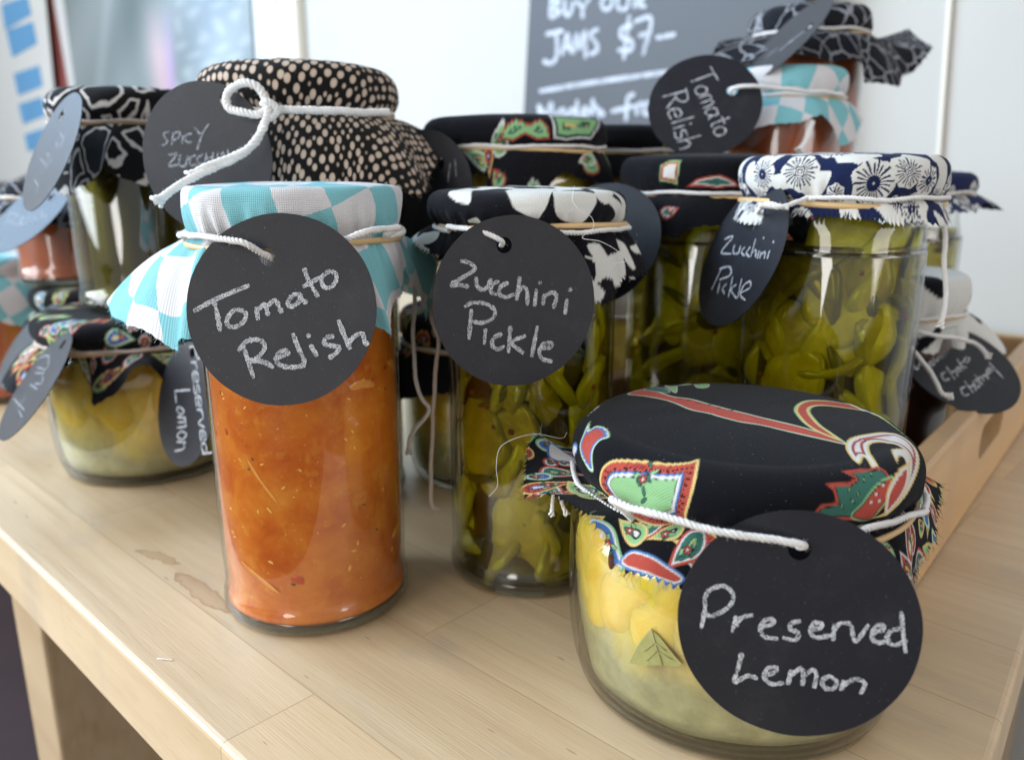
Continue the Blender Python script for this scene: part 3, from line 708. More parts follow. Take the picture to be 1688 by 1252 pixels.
    uv = np.stack([S * np.cos(th), S * np.sin(th)], -1)
    if straight:
        k0 = (n1 if cap_straight else n1 + n2 + n3); Ra = straight
        uv[k0:, :, 0] = th * Ra; uv[k0:, :, 1] = S[k0:]
    return V, uv, S
def hem_threads(V, uv, col, rng, n, L=.0025):
    "loose frayed threads along the hem"
    nr, nc = V.shape[:2]; parts = []; cc = []; uu = []
    off = 0; FV, FF = [], []
    for _ in range(n):
        j = rng.randrange(nc); e = V[-1, j]; d = e - V[-3, j]; d /= np.linalg.norm(d) + 1e-9
        l = rng.uniform(.3, 1) * L; r3 = lambda s: np.array([rng.uniform(-s, s) for _ in range(3)])
        p = np.array([e - d * .0003, e + (d + r3(.4)) * l * .5, e + (d + r3(.8)) * l])
        v, f = tube(p, [.00007, .00005, .00003], 3, False); FV.append(v); FF += [tuple(i + off for i in t) for t in f]; off += len(v)
        cc += [col[-1, j]] * len(v); uu += [uv[-1, j]] * len(v)
    return np.vstack(FV), FF, np.array(uu), np.array(cc)
def add_cloth(parent, name, G, matr, col=None, rng=None, threads=0, thick=.0003, label=None, L=.0025):
    V, uv, S = G; nr, nc = V.shape[:2]
    Vf, uf = V.reshape(-1, 3), uv.reshape(-1, 2)
    cf = np.full((len(Vf), 3), .5) if col is None else col.reshape(-1, 3)
    F = grid_faces(nr, nc)
    F = [f[::-1] for f in F]
    if threads:
        tv, tf, tu, tc = hem_threads(V, uv, cf.reshape(nr, nc, 3), rng, threads, L)
        F += [tuple(i + len(Vf) for i in t) for t in tf]; Vf = np.vstack([Vf, tv]); uf = np.vstack([uf, tu]); cf = np.vstack([cf, tc])
    o = mesh(name, Vf, F, matr, parent, True, uv=uf, col=cf, label=label)
    return o
def px_uv(G, pts):
    "cloth coordinates of the points of the cloth one sees at these picture positions"
    V, uv, S = G; q, D = proj(V.reshape(-1, 3)); u = uv.reshape(-1, 2); out = []
    for x, y in pts:
        d2 = (q[:, 0] - x) ** 2 + (q[:, 1] - y) ** 2
        near = np.where(d2 < max(25, d2.min() * 1.5))[0]; i = near[np.argmin(D[near] + np.sqrt(d2[near]) * .0002)]
        out.append(u[i])
    return np.array(out)

# ------------------------------------------------------------------ twine and tags
def band_ring(parent, c, r, z, rr, rng, name='rubber_band'):
    t = np.linspace(0, 2 * math.pi, 120); p = np.c_[c[0] + r * np.cos(t), c[1] + r * np.sin(t), z + .0006 * np.sin(t * 2 + rng.random() * 6)]
    V, F = tube(p, rr, 8, False); V[:, 2] = z + (V[:, 2] - z) * 1.3
    return mesh(name, V, F, M_rubber, parent)
def arc(c, r, z, a0, a1, n=40, wob=.0003):
    return [(c[0] + r * math.cos(math.radians(a)), c[1] + r * math.sin(math.radians(a)), z + wob * math.sin(a * .11)) for a in np.linspace(a0, a1, n)]
R_TAG = .0295
def tag_basis(px, py, F, yaw, pitch):
    c = P(px, py, F); y, p = math.radians(yaw), math.radians(pitch)
    n = np.array([math.sin(y) * math.cos(p), -math.cos(y) * math.cos(p), math.sin(p)])
    return c, n
def make_tag(px, py, F, yaw, pitch, hole, label, text, wpx, to_px, group=None, seed=0, chalk=None, bend=0., r=R_TAG):
    c, n = tag_basis(px, py, F, yaw, pitch)
    t = empty('round_tag', tuple(c), label, 'tag', group or 'round chalk tags tied to the jars')
    x = np.cross([0, 0, 1], n); x /= np.linalg.norm(x); y = np.cross(n, x)
    h = onplane(hole[0], hole[1], c, n) - c; hc = np.array([h @ x, h @ y])
    if np.linalg.norm(hc) > r - .004: hc *= (r - .0055) / np.linalg.norm(hc)
    N_ = 128; th = np.linspace(0, 2 * math.pi, N_, endpoint=False); rng = np.random.default_rng(seed + 3)
    rims = []; hr = .0027
    edge = r * (1 + .0025 * np.sin(th * 3 + seed) + .0015 * np.sin(th * 11 + seed * 2))
    outer = np.c_[edge * np.cos(th), edge * np.sin(th)]; q = outer - hc; an = np.arctan2(q[:, 1], q[:, 0])
    inner = hc + np.c_[hr * np.cos(an), hr * np.sin(an)]
    V, F_ = [], []
    for s, z in ((0, .00018), (1, -.00018)):
        for k in np.linspace(0, 1, 9): V.append(np.c_[inner * (1 - k) + outer * k, np.full(N_, z)])
    V = np.vstack(V); m_ = 9
    V[:, 2] += bend * (V[:, 0] ** 2) / r
    f0 = grid_faces(m_, N_); f1 = [tuple(i + m_ * N_ for i in f[::-1]) for f in f0]; F_ = f0 + f1
    for i in range(N_):
        j = (i + 1) % N_; o = (m_ - 1) * N_; F_.append((o + i, o + j, m_ * N_ + o + j, m_ * N_ + o + i)); F_.append((j, i, m_ * N_ + i, m_ * N_ + j))
    W = c + V[:, :1] * x + V[:, 1:2] * y + V[:, 2:3] * n
    mesh('card', W, F_, M_card, t, smooth=False)
    if text:
        TV, TF = strokes_mesh(text, c, n, wpx, .00035, to_px, .15, seed)
        if bend:
            l = TV - c; u_ = l @ x; TV = TV + np.outer(bend * u_ ** 2 / r, n)
        mesh('chalk_lettering', TV, TF, chalk or M_chalk, t, False)
    return t, c, n, c + x * hc[0] + y * hc[1]

GLY = dict(T=([[(0,1),(.8,1.05)],[(.4,1),(.38,0)]],.75), o=([[(.25,.5),(.02,.3),(.1,.02),(.4,.05),(.45,.35),(.25,.5)]],.55), m=([[(.02,.5),(.02,0)],[(.02,.38),(.2,.5),(.3,.35),(.3,0)],[(.3,.38),(.48,.5),(.58,.35),(.6,0)]],.72),
 a=([[(.42,.45),(.12,.48),(.02,.15),(.2,.0),(.42,.25),(.44,.5)],[(.43,.45),(.44,.1),(.54,0)]],.62), t=([[(.2,.85),(.2,.1),(.35,0)],[(0,.55),(.42,.55)]],.45), R=([[(.05,1),(.03,0)],[(-.05,1),(.45,.95),(.5,.7),(.3,.52),(.05,.5)],[(.2,.5),(.6,0)]],.68),
 e=([[(.04,.25),(.42,.28),(.38,.5),(.12,.48),(.02,.2),(.15,.0),(.45,.05)]],.54), l=([[(.1,1),(.1,0)]],.26), i=([[(.1,.5),(.1,0)],[(.1,.72),(.1,.78)]],.24), s=([[(.38,.48),(.08,.45),(.08,.3),(.36,.2),(.32,.0),(.02,.02)]],.46),
 h=([[(.05,1),(.05,0)],[(.05,.35),(.28,.5),(.4,.3),(.4,0)]],.54), P=([[(.05,1),(.03,0)],[(-.05,.98),(.45,.95),(.5,.65),(.1,.5)]],.62), r=([[(.04,.5),(.04,0)],[(.04,.32),(.2,.5),(.34,.46)]],.4), v=([[(0,.5),(.18,0),(.38,.5)]],.46), d=([[(.4,.4),(.1,.42),(.02,.12),(.2,0),(.42,.15)],[(.42,1),(.44,0)]],.56),
 p=([[(.04,.5),(.04,-.4)],[(.04,.4),(.4,.45),(.4,.08),(.06,.05)]],.5), n=([[(.04,.5),(.04,0)],[(.04,.35),(.25,.5),(.38,.3),(.38,0)]],.5), L=([[(.05,1),(.03,.02),(.5,.04)]],.55))
def write(word, start, end, up):
    tot = sum(GLY[c][1] for c in word); x = 0; out = []
    a = (np.array(end, float) - start) / tot; u = np.array(up, float)
    for c in word:
        for st_ in GLY[c][0]: out.append([tuple(np.array(start) + a * (x + px) + u * py) for px, py in st_])
        x += GLY[c][1]
    return out
# ------------------------------------------------------------------ jars
def zslice(seed):
    rng = random.Random(seed); nr, nc = 10, 36
    V, col = [], []
    R_ = rng.uniform(.0155, .0215); hgt = rng.uniform(.003, .0050); bendx = rng.uniform(-26, -8); bendy = rng.uniform(-6, 5)
    ph = [rng.uniform(0, 6.28) for _ in range(4)]
    prof = [(0, 1), (.3, .96), (.6, .98), (.85, 1.02), (.96, .85), (1, .4), (1, -.4), (.96, -.85), (.85, -1.02), (.6, -.98), (.3, -.96), (0, -1)]
    for q, zz in prof:
        for j in range(nc):
            a = 2 * math.pi * j / nc
            rr = R_ * q * (1 + .10 * math.sin(2 * a + ph[0]) + .05 * math.sin(5 * a + ph[1])); x, y = rr * math.cos(a), rr * .82 * math.sin(a)
            z = zz * hgt * .5 + bendx * x * x * (.7 + .3 * math.sin(a)) + bendy * y * y + .0006 * math.sin(x * 330 + ph[2]) * math.sin(y * 300 + ph[3])
            V.append((x, y, z)); col.append((q, q, q))
    me = bpy.data.meshes.new('zucchini_slice'); me.from_pydata(V, [], grid_faces(len(prof), nc)); me.polygons.foreach_set('use_smooth', [True] * len(me.polygons))
    ca = me.color_attributes.new('Col', 'FLOAT_COLOR', 'POINT'); ca.data.foreach_set('color', np.c_[np.array(col), np.ones(len(col))].ravel()); me.materials.append(M_zuc)
    return me
ZS = [zslice(i) for i in range(8)]
def blob(name, matr, rx, ry, rz, seed=0, n=10):
    bm = bmesh.new(); bmesh.ops.create_icosphere(bm, subdivisions=3, radius=1); rg = random.Random(seed); ph = [rg.uniform(0, 6) for _ in range(3)]
    for v in bm.verts:
        k = 1 + .12 * math.sin(v.co.x * 3 + ph[0]) * math.sin(v.co.y * 3 + ph[1]); v.co = Vector((v.co.x * rx * k, v.co.y * ry * k, v.co.z * rz * k))
    me = bpy.data.meshes.new(name); bm.to_mesh(me); bm.free(); me.polygons.foreach_set('use_smooth', [True] * len(me.polygons)); me.materials.append(matr); return me
def lemon_piece(seed):
    rg = random.Random(seed); bm = bmesh.new(); bmesh.ops.create_icosphere(bm, subdivisions=4, radius=1); a, b = rg.uniform(.017, .023), rg.uniform(.016, .020); ph = [rg.uniform(0, 6) for _ in range(4)]
    for v in bm.verts:
        x, y, z = v.co; k = 1 + .07 * math.sin(3 * x + ph[0]) * math.sin(3 * y + ph[1]) + .03 * math.sin(7 * y + ph[2])
        X, Y = x * a * k, y * b * k; v.co = Vector((X, Y, z * .0075 * k - 11 * X * X + .0009 * math.sin(x * 5 + ph[3]) * math.sin(y * 4)))
    me = bpy.data.meshes.new('lemon_piece'); bm.to_mesh(me); bm.free(); me.polygons.foreach_set('use_smooth', [True] * len(me.polygons)); me.materials.append(M_wedge); return me
LW = [lemon_piece(i) for i in range(5)]
M_skin = simple('zucchini_skin', (.085, .085, .008), .3, .4, 300)
ME_strip2 = blob('zucchini_strip', M_skin, .0105, .0023, .0012, 8)
for v_ in ME_strip2.vertices: v_.co.y += 14 * v_.co.x ** 2; v_.co.z -= 12 * v_.co.x ** 2
ME_pep = blob('mustard_seed', M_pepper, .0013, .0013, .0013)
ME_seed = blob('tomato_seed', M_seed, .0015, .0007, .0004, 2); ME_onion = blob('onion_piece', M_onion, .0055, .0022, .0006, 3)
for v in ME_seed.vertices:
    if v.co.x > 0: v.co.y *= 1 - .75 * v.co.x / .0015
ME_strip = blob('onion_piece', M_onion, .0095, .0009, .0005, 4); ME_herb = blob('herb_speck', M_herb, .0009, .0004, .0003, 5); ME_red = blob('tomato_piece', M_red, .0030, .0022, .0006, 6)
def put(me, name, parent, pos, rot):
    o = bpy.data.objects.new(name, me); sc.collection.objects.link(o); o.parent = parent
    o.location = Vector(pos) - origin(parent); o.rotation_euler = rot; return o
def stick(me, name, parent, c, r, a, z, spin, rng, out=0.):
    "lay a flat piece against the inside of the round wall"
    n = Vector((math.cos(a), math.sin(a), 0)); q = n.to_track_quat('Z', 'Y'); from mathutils import Quaternion
    q = q @ Quaternion((0, 0, 1), spin)
    o = put(me, name, parent, (c[0] + (r + out) * n.x, c[1] + (r + out) * n.y, z), (0, 0, 0)); o.rotation_mode = 'QUATERNION'; o.rotation_quaternion = q; return o

def jar(kind, cx, cy, z0, R, h, label, fill, group=None, seed=0, Rn=None, heel=True, squat=False, faces=(180, 360), hidden=False, name=None, cat='jar'):
    """body of a jar. kind: relish/pickle/lemon/chutney. all in camera heights"""
    rng = random.Random(seed * 77 + 5); c = np.array([cx * H, cy * H, z0 * H]); R *= H; h *= H; Rn = (Rn or R / H * .9) * H
    names = dict(relish='relish_jar', pickle='pickle_jar', lemon='lemon_jar', chutney='chutney_jar')
    root = empty(name or names[kind], tuple(c), label, cat, group or 'cloth-topped preserve jars on the table')
    sh = h * .80
    if squat: prof = [(R * .80, .0004), (R * .88, .0012), (R * .945, .007), (R * .985, .018), (R, .032), (R, h * .60), (R * .985, h * .68), (Rn + .001, h * .76), (Rn, h * .80), (Rn, h - .007)]
    else: prof = [(R * .93, .0003), (R * .99, .0015), (R * 1.015, .005), (R * 1.008, .0085), (R * .988, .012), (R * .99, .02), (R, .035), (R, h * .74), (R * .985, h * .78), (Rn + .001, h * .84), (Rn, h * .88), (Rn, h - .007)]
    pr = smoothprof(prof, 5)
    V, F = lathe(pr, c, 96); mesh('glass', V, F, M_glass, root)
    bt = [(0.0001, .0005), (R * .75, .0005), (R * .9 if squat else R * .97, .0012), (R * .93 if squat else R * 1.005, .0045), (R * .93 if squat else R * .99, .0058)]
    V, F = lathe(bt, c, 64); mesh('glass_base', V, F, M_thick, root)
    V, F = lathe([(.0001, 0), (Rn + .001, 0), (Rn + .0012, -.0005), (Rn + .0012, -.011), (Rn + .0004, -.0115)][::-1], c + [0, 0, h - .0042], 48); mesh('lid', V, F, M_lid, root)
    zf = fill * h; w_ = .0015
    inner = lambda scale: [(r * scale - w_, z) for r, z in pr if (.0095 if squat else .0055) < z < zf]
    def solid(scale, matr, nm, disp=0):
        ip = inner(scale); ip = ([(.0001, .0045), (ip[0][0] * .80, .0046), (ip[0][0] * .97, .0062)] if squat else [(.0001, .0034), (ip[0][0] * .93, .0035)]) + ip + [(ip[-1][0], zf), (.0001, zf + .0005)]
        V, F = lathe(ip, c, 96)
        if disp:
            for i, v in enumerate(V):
                a = math.atan2(v[1] - c[1], v[0] - c[0]); zz = (v[2] - c[2]) * 100
                k = 1 - disp * (.5 + .5 * math.sin(a * 5 + zz * .9 + seed) * math.sin(zz * 1.3 + 2 * math.sin(a * 3)))
                V[i, :2] = c[:2] + (v[:2] - c[:2]) * k
        return mesh(nm, V, F, matr, root)
    if kind == 'relish' or kind == 'chutney':
        co = solid(1., M_relish if kind == 'relish' and not hidden else (M_choko if kind == 'chutney' else M_relish_dark), 'relish' if kind == 'relish' else 'chutney')
        if kind == 'relish' and not hidden:
            rr = R - w_
            for me, nm, k, out in ((ME_seed, 'tomato_seed', 42, -.0001), (ME_onion, 'onion_piece', 4, -.0002), (ME_strip, 'onion_piece', 4, -.0002), (ME_herb, 'herb_speck', 14, .0001), (ME_red, 'tomato_piece', 5, -.0003)):
                for _ in range(k): stick(me, nm, co, c, rr, math.radians(rng.uniform(*faces)), c[2] + rng.uniform(.018, zf * .8), rng.uniform(0, 3.14), rng, out - .0002)
    if kind == 'lemon':
        co = solid(.978, M_lemon, 'lemon_filling', .035); so = solid(.995, M_lbrine, 'brine')
        rows = [(.44, 0), (.62, 16)]
        for fz, a0 in rows:
            for a_ in np.arange(faces[0] - 10 + a0, faces[1] + 10, 27):
                me = rng.choice(LW); aa = math.radians(a_ + rng.uniform(-7, 7))
                o = stick(me, 'lemon_piece', co, c, R * .82, aa, c[2] + h * (fz + rng.uniform(-.03, .03)) + .004, rng.uniform(-.5, .5), rng)
                M3 = np.array(o.rotation_quaternion.to_matrix()); w3 = np.array([v.co for v in me.vertices]) @ M3.T + np.array(o.location)
                rmax = np.hypot(w3[:, 0], w3[:, 1]).max(); lim = R - .0018; b_ = np.array(o.location); l_ = math.hypot(b_[0], b_[1]); f_ = (l_ - (rmax - lim)) / l_
                o.location.x *= f_; o.location.y *= f_
                zmx = w3[:, 2].max() - (zf - .001)
                if zmx > 0: o.location.z -= zmx
    if kind == 'pickle':
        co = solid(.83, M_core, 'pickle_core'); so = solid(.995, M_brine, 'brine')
        if not hidden:
            k = 0
            zz = .018
            while zz < zf - .004 and k < 90:
                a = math.radians(rng.uniform(*faces)) ; step = 40
                for a_ in np.arange(faces[0] + rng.uniform(0, 20), faces[1], step):
                    me = rng.choice(ZS); s_ = rng.uniform(.75, 1.15)
                    aa = math.radians(a_ + rng.uniform(-6, 6))
                    o = stick(me, 'zucchini_slice', co, c, R * rng.uniform(.84, .93), aa, c[2] + min(zf - .006, zz + rng.uniform(-.004, .004)), rng.uniform(0, 6.28), rng)
                    from mathutils import Euler
                    o.rotation_quaternion = o.rotation_quaternion @ Euler((rng.uniform(-.3, .3), rng.uniform(-.3, .3), 0) if rng.random() < .76 else (rng.uniform(.6, 1.35) * rng.choice([-1, 1]), rng.uniform(-.3, .3), 0)).to_quaternion()
                    o.scale = (s_, s_, s_); k += 1
                    M3 = np.array(o.rotation_quaternion.to_matrix()) * s_; vv = np.array([v.co for v in me.vertices]) @ M3.T
                    base_ = np.array(o.location)[:3] ; w3 = vv + base_; rmax = np.hypot(w3[:, 0], w3[:, 1]).max(); lim = R - .0021
                    if rmax > lim:
                        l_ = math.hypot(base_[0], base_[1]); f_ = max(.2, (l_ - (rmax - lim)) / l_); o.location.x *= f_; o.location.y *= f_
                zz += .0155
            for _ in range(9): stick(ME_strip2, 'zucchini_strip', co, c, R - .0042, math.radians(rng.uniform(*faces)), c[2] + rng.uniform(.02, zf - .006), rng.uniform(0, 3.14), rng)
            for _ in range(14): stick(ME_pep, 'mustard_seed', co, c, R - .004, math.radians(rng.uniform(*faces)), c[2] + rng.uniform(.02, zf - .004), 0, rng)
    return root, c, co

def generic_cloth(root, c, R, ztop, zband, matr, seed, corner=None, keys=None, paint_fn=None, nth=300, threads=0, fold=.0025, Rn=None, band=True, twine=(0, 360), puff=.0015, rc=.006, swirl=.1, nt=(10, 6, 10, 18), tw_r=.0011, lumpy=.0004, base=None, jag=.0004, tmat=None, back=(.02, .02)):
    rng = random.Random(seed); R, Rn = R * H, (Rn or R * .93) * H; ztop *= H; zband *= H
    G = cloth(c, R, ztop, zband, Rn, keys=keys, corner=corner, rng=rng, nth=nth, fold=fold, puff=puff, rc=rc, swirl=swirl, nt=nt, lumpy=lumpy, jag=jag, back=back)
    col = None
    if paint_fn:
        uvf = G[1].reshape(-1, 2); cf = np.tile(C[base or 'black'], (len(uvf), 1)).astype(float); paint_fn(uvf, cf, G); col = cf
    o = add_cloth(root, 'cloth_cover', G, matr, col, rng, threads)
    if band: band_ring(root, c, Rn + .0012, zband - .0008, .0008, rng)
    if twine:
        p = arc(c, Rn + .0018, zband + .0008, twine[0], twine[1], 60); V, F = rope(p, tw_r, rng, 60, fray=False); mesh('twine', V, F, tmat or M_twine, root)
    return G
def zoomer(scale, ox, oy): return lambda x, y: (ox + x * scale, oy + y * scale)

# ================= J1 : tomato relish, blue gingham ==========================
root, c, _ = jar('relish', -.473, 1.80, 0, .214, .96, 'tomato relish jar in blue and white gingham, standing in front at left', .80, seed=1, faces=(165, 375))
rng = random.Random(11)
keys = [P(168, 492, 1.90), P(198, 530, 1.76), P(250, 552, 1.64), P(308, 567, 1.55), P(400, 556, 1.565), P(520, 560, 1.575), P(622, 548, 1.58), P(655, 500, 1.68), P(672, 452, 1.78), P(700, 520, 1.93), P(722, 440, 2.02)]
G = cloth(c, .228 * H, .975 * H, .862 * H, .214 * H, keys=keys, rng=rng, nth=620, nt=(22, 10, 26, 44), fold=.0042, puff=.0012, rc=.0035, swirl=.09, pleat=.0034, jag=.00018, lumpy=.0010, back=(.035, .03), straight=.042, cap_straight=True)
add_cloth(root, 'cloth_cover', G, M_gingham, None, rng, 500, L=.0016)
band_ring(root, c, .218 * H + .0016, .862 * H - .0012, .0008, rng)
ty = zoomer(.34360, 160, 270)
T1 = [[(470,705),(560,655),(640,620),(728,583)],[(565,665),(580,730),(592,800)],[(690,700),(655,705),(625,745),(630,775),(665,782),(705,755),(715,720),(690,700)],[(765,690),(772,745)],[(772,700),(805,675),(820,725)],[(820,680),(855,655),(880,700),(885,712)],
 [(975,625),(940,630),(915,665),(930,685),(965,665),(975,630)],[(975,625),(985,655),(1008,665)],[(995,505),(1015,560),(1060,635)],[(990,588),(1075,542)],[(1110,515),(1080,545),(1085,585),(1115,595),(1145,565),(1145,525),(1110,515)],
 [(705,880),(730,960),(752,1025)],[(680,895),(720,850),(780,845),(805,880),(770,930),(735,945)],[(745,945),(800,950),(845,975)],[(850,935),(880,925),(915,910),(905,895),(875,905),(860,940),(880,965),(930,975),(995,958),(965,880),(940,815)],
 [(1025,870),(1055,920)],[(1008,822),(1022,826)],[(1135,825),(1100,835),(1090,860),(1115,870),(1160,880),(1150,905),(1115,930)],[(1160,752),(1190,830),(1215,885)],[(1205,860),(1240,825),(1275,815),(1285,850),(1300,868)]]
t, tc, tn, hole = make_tag(464, 510, 1.50, -2.4, 12.8, (442, 424), 'black round tag reading Tomato Relish on the front gingham jar', T1, 7.6, ty, seed=1, bend=.02)
rb = .218 * H + .0026; zb_ = .862 * H + .001
path = arc(c, rb, zb_, 200, 20, 60)[::1]     # around the back, right side to left side
p_left = P(308, 387, 1.68)
pts = [hole - tn * .003, hole + tn * .0014 + np.array([-.002, 0, .0012]), P(400, 399, 1.495), P(352, 392, 1.53), P(322, 388, 1.60), p_left] + arc(c, rb, zb_, 205, -25, 50) + [P(655, 375, 1.66), P(600, 384, 1.55), hole + np.array([.012, .004, 0.002])]
V, F = rope(catmull(pts, 6), .00125, rng, 800, fray=False); mesh('twine', V, F, M_twine, root)
for e, mt in (([P(690, 430, 2.02), P(683, 500, 1.98), P(682, 590, 1.94), P(692, 650, 1.92), P(706, 672, 1.92), P(700, 690, 1.92), P(676, 720, 1.92), P(672, 748, 1.92)], M_twine),
              ([P(708, 440, 2.04), P(712, 520, 1.97), P(722, 565, 1.95), P(716, 640, 1.93), P(712, 740, 1.92), P(710, 820, 1.90), P(722, 842, 1.90)], M_pink)):
    V, F = rope(catmull(e, 6), .00105, rng, 90); mesh('twine_end', V, F, mt, root)

# ================= J2 : zucchini pickle, black and white =====================
root, c, _ = jar('pickle', .046, 1.956, 0, .203, .96, 'zucchini pickle jar under black cloth with white blobs, middle of the front row', .82, seed=2, faces=(175, 365))
rng = random.Random(22)
keys = [P(676, 388, 2.02), P(694, 412, 1.92), P(740, 420, 1.82), P(800, 440, 1.745), P(850, 455, 1.735), P(940, 455, 1.735), P(975, 492, 1.735), P(1003, 495, 1.76), P(1015, 465, 1.82), P(1063, 450, 1.90), P(1045, 430, 2.0)]
G = cloth(c + [-.0018, 0, 0], .230 * H, .962 * H, .876 * H, .209 * H, keys=keys, rng=rng, nth=620, nt=(20, 12, 24, 36), fold=.0024, puff=.0012, rc=.0055, swirl=.06, pleat=.0032, jag=.0009, lumpy=.0009, straight=.044)
uv = G[1].reshape(-1, 2); col = np.tile(C['black'] * 1.1, (len(uv), 1))
f = np.sin(uv[:, 0] * 260 + 2 * np.sin(uv[:, 1] * 150)) + np.sin(uv[:, 1] * 240 + 1.7 * np.sin(uv[:, 0] * 170 + 1)) + .35 * np.sin(uv[:, 0] * 520 + uv[:, 1] * 430)
col[f > -.1] = C['cream']
front = (G[2].reshape(-1) < .213 * H + .024) & (G[0].reshape(-1, 3)[:, 1] < c[1] + .005) & (G[2].reshape(-1) > .17 * H)
col[front] = C['black'] * 1.1
for poly in [[(738, 312), (775, 306), (775, 325), (758, 334), (742, 325)], [(838, 308), (910, 308), (905, 330), (893, 352), (885, 362), (858, 350), (842, 335)], [(917, 310), (978, 316), (984, 332), (975, 352), (962, 368), (948, 372), (925, 362), (914, 340)],
             [(975, 307), (1008, 310), (1010, 330), (996, 334), (985, 318)], [(770, 366), (782, 362), (790, 372), (775, 372)], [(1030, 340), (1018, 358), (1024, 372), (1040, 355)],
             [(972, 405), (992, 400), (1010, 430), (1018, 455), (1000, 450), (985, 430)], [(1020, 392), (1036, 405), (1050, 440), (1040, 440), (1028, 415)], [(965, 455), (980, 457), (1000, 480), (985, 500), (965, 480)], [(680, 385), (705, 380), (722, 378), (716, 392), (690, 400)]]:
    paint(uv, col, catmull(px_uv(G, poly), 5, True), [], 'cream')
add_cloth(root, 'cloth_cover', G, M_print, col, rng, 160, L=.0012)
band_ring(root, c, .212 * H + .0016, .876 * H + .0006, .0008, rng)
tz = zoomer(.31140, 660, 270)
T2 = [[(320,515),(355,520),(395,555),(330,600),(265,640),(310,640),(360,650)],[(400,600),(405,645),(430,665),(455,655),(480,610)],[(475,612),(472,662)],[(520,620),(485,640),(480,680),(510,690)],[(570,630),(530,650),(525,690),(560,705),(600,690)],[(632,600),(615,720)],[(618,690),(645,655),(670,670),(672,745)],
 [(720,665),(710,750)],[(738,625),(740,634)],[(760,690),(755,745)],[(758,705),(800,680),(825,700),(808,765)],[(880,715),(870,792)],[(895,660),(898,672)],[(375,770),(368,850),(362,925)],[(340,755),(380,735),(450,740),(500,775),(485,820),(430,840),(385,835)],[(450,875),(443,952)],
 [(535,900),(495,920),(485,960),(515,980),(550,965)],[(582,860),(572,998)],[(660,910),(590,945),(650,1000)],[(725,860),(695,1018)],[(740,975),(790,970),(800,950),(760,950),(735,990),(750,1030),(800,1045)]]
t, tc, tn, hole = make_tag(848.6, 497, 1.665, 18, 5.2, (831, 404), 'black round tag reading Zucchini Pickle in large chalk, on the blob-print jar', T2, 6.6, tz, seed=2, bend=.03, r=.0289)
rb = .212 * H + .0027; zb_ = .876 * H - .0008
pts = [hole - tn * .003, hole + tn * .0014 + np.array([-.001, 0, .0016]), P(800, 384, 1.66), P(770, 378, 1.68), P(742, 373, 1.75)] + arc(c, rb, zb_, 215, -62, 60) + [P(925, 384, 1.72), hole + np.array([.012, .006, 0.004])]
V, F = rope(catmull(pts, 6), .0011, rng, 330, fray=False); mesh('twine', V, F, M_twine, root)
V, F = tube(catmull([P(947, 306, 1.72), P(944, 330, 1.715), P(956, 347, 1.712), P(975, 358, 1.71), P(978, 375, 1.71), P(960, 392, 1.70), P(990, 398, 1.68), P(1020, 415, 1.68), P(1032, 430, 1.69), P(1010, 434, 1.67)], 8), .00008, 5); mesh('loose_thread', V, F, M_twine, root)

# ================= J3 : preserved lemon, black paisley =======================
root, c, co = jar('lemon', .443, 1.485, 0, .328, .50, 'squat preserved lemon jar in black paisley cloth, nearest the camera', .76, seed=3, squat=True, Rn=.29)
rng = random.Random(33)
keys = [P(882, 712, 1.60), P(868, 745, 1.52), P(862, 790, 1.44), P(872, 826, 1.38), P(920, 812, 1.34), P(965, 850, 1.25), P(1012, 905, 1.215), P(1024, 938, 1.195), P(1066, 952, 1.17), P(1108, 970, 1.155), P(1180, 975, 1.15), P(1330, 965, 1.15), P(1440, 955, 1.19), P(1500, 945, 1.27), P(1532, 905, 1.35), P(1550, 840, 1.46), P(1540, 790, 1.56)]
G = cloth(c + [-.0005, 0, 0], .318 * H, .562 * H, .435 * H, .302 * H, keys=keys, rng=rng, nth=1000, nt=(110, 26, 34, 60), fold=.0020, puff=.0036, rc=.0100, swirl=.045, pleat=.0030, jag=.0007, lumpy=.0009, back=(.02, .018), roundtop=3)
uv = G[1].reshape(-1, 2); col = np.tile(C['black'], (len(uv), 1))
prng = random.Random(5)
r_s = .0665
paisley(uv, col, prng, 190, r_s + .001, r_s + .030, (.009, .019))
m_ = G[2].reshape(-1) < r_s - .001; col[m_] = C['black']
def pm(poly, bands, core, ticks=None, lv=0, lc=None, r=.003):
    q = px_uv(G, poly)
    q = catmull(q, 4, True); paint(uv, col, q, bands, core, ticks)
    if lv: leaves(uv, col, q.mean(0) if lc is None else px_uv(G, [lc])[0], r, prng, lv)
def pl(poly, bands, core, **k):
    q = px_uv(G, poly); paint(uv, col, q, bands, core, **k)
# long stem with green outline across the top
pm([(1032, 640), (1062, 636), (1085, 640), (1110, 648), (1140, 652), (1180, 663), (1230, 676), (1290, 690), (1340, 703), (1392, 722), (1394, 728), (1340, 716), (1270, 700), (1215, 690), (1170, 677), (1130, 668), (1100, 656), (1060, 648)], [(.00045, 'green'), (.0003, 'white')], 'red')
pm([(1108, 640), (1098, 628), (1120, 622), (1165, 626), (1168, 633), (1150, 634), (1140, 628), (1118, 630), (1116, 641)], [(.0003, 'white')], 'green')
pm([(1060, 634), (1085, 626), (1105, 640), (1090, 642)], [(.0003, 'white')], 'teal')
for x, y in ((1120, 652), (1135, 655), (1150, 659), (1168, 662), (1185, 667), (1205, 671)): paint(uv, col, ell(px_uv(G, [(x, y)])[0], .0008, .0005, 1), [(.0002, 'black')], 'teal')
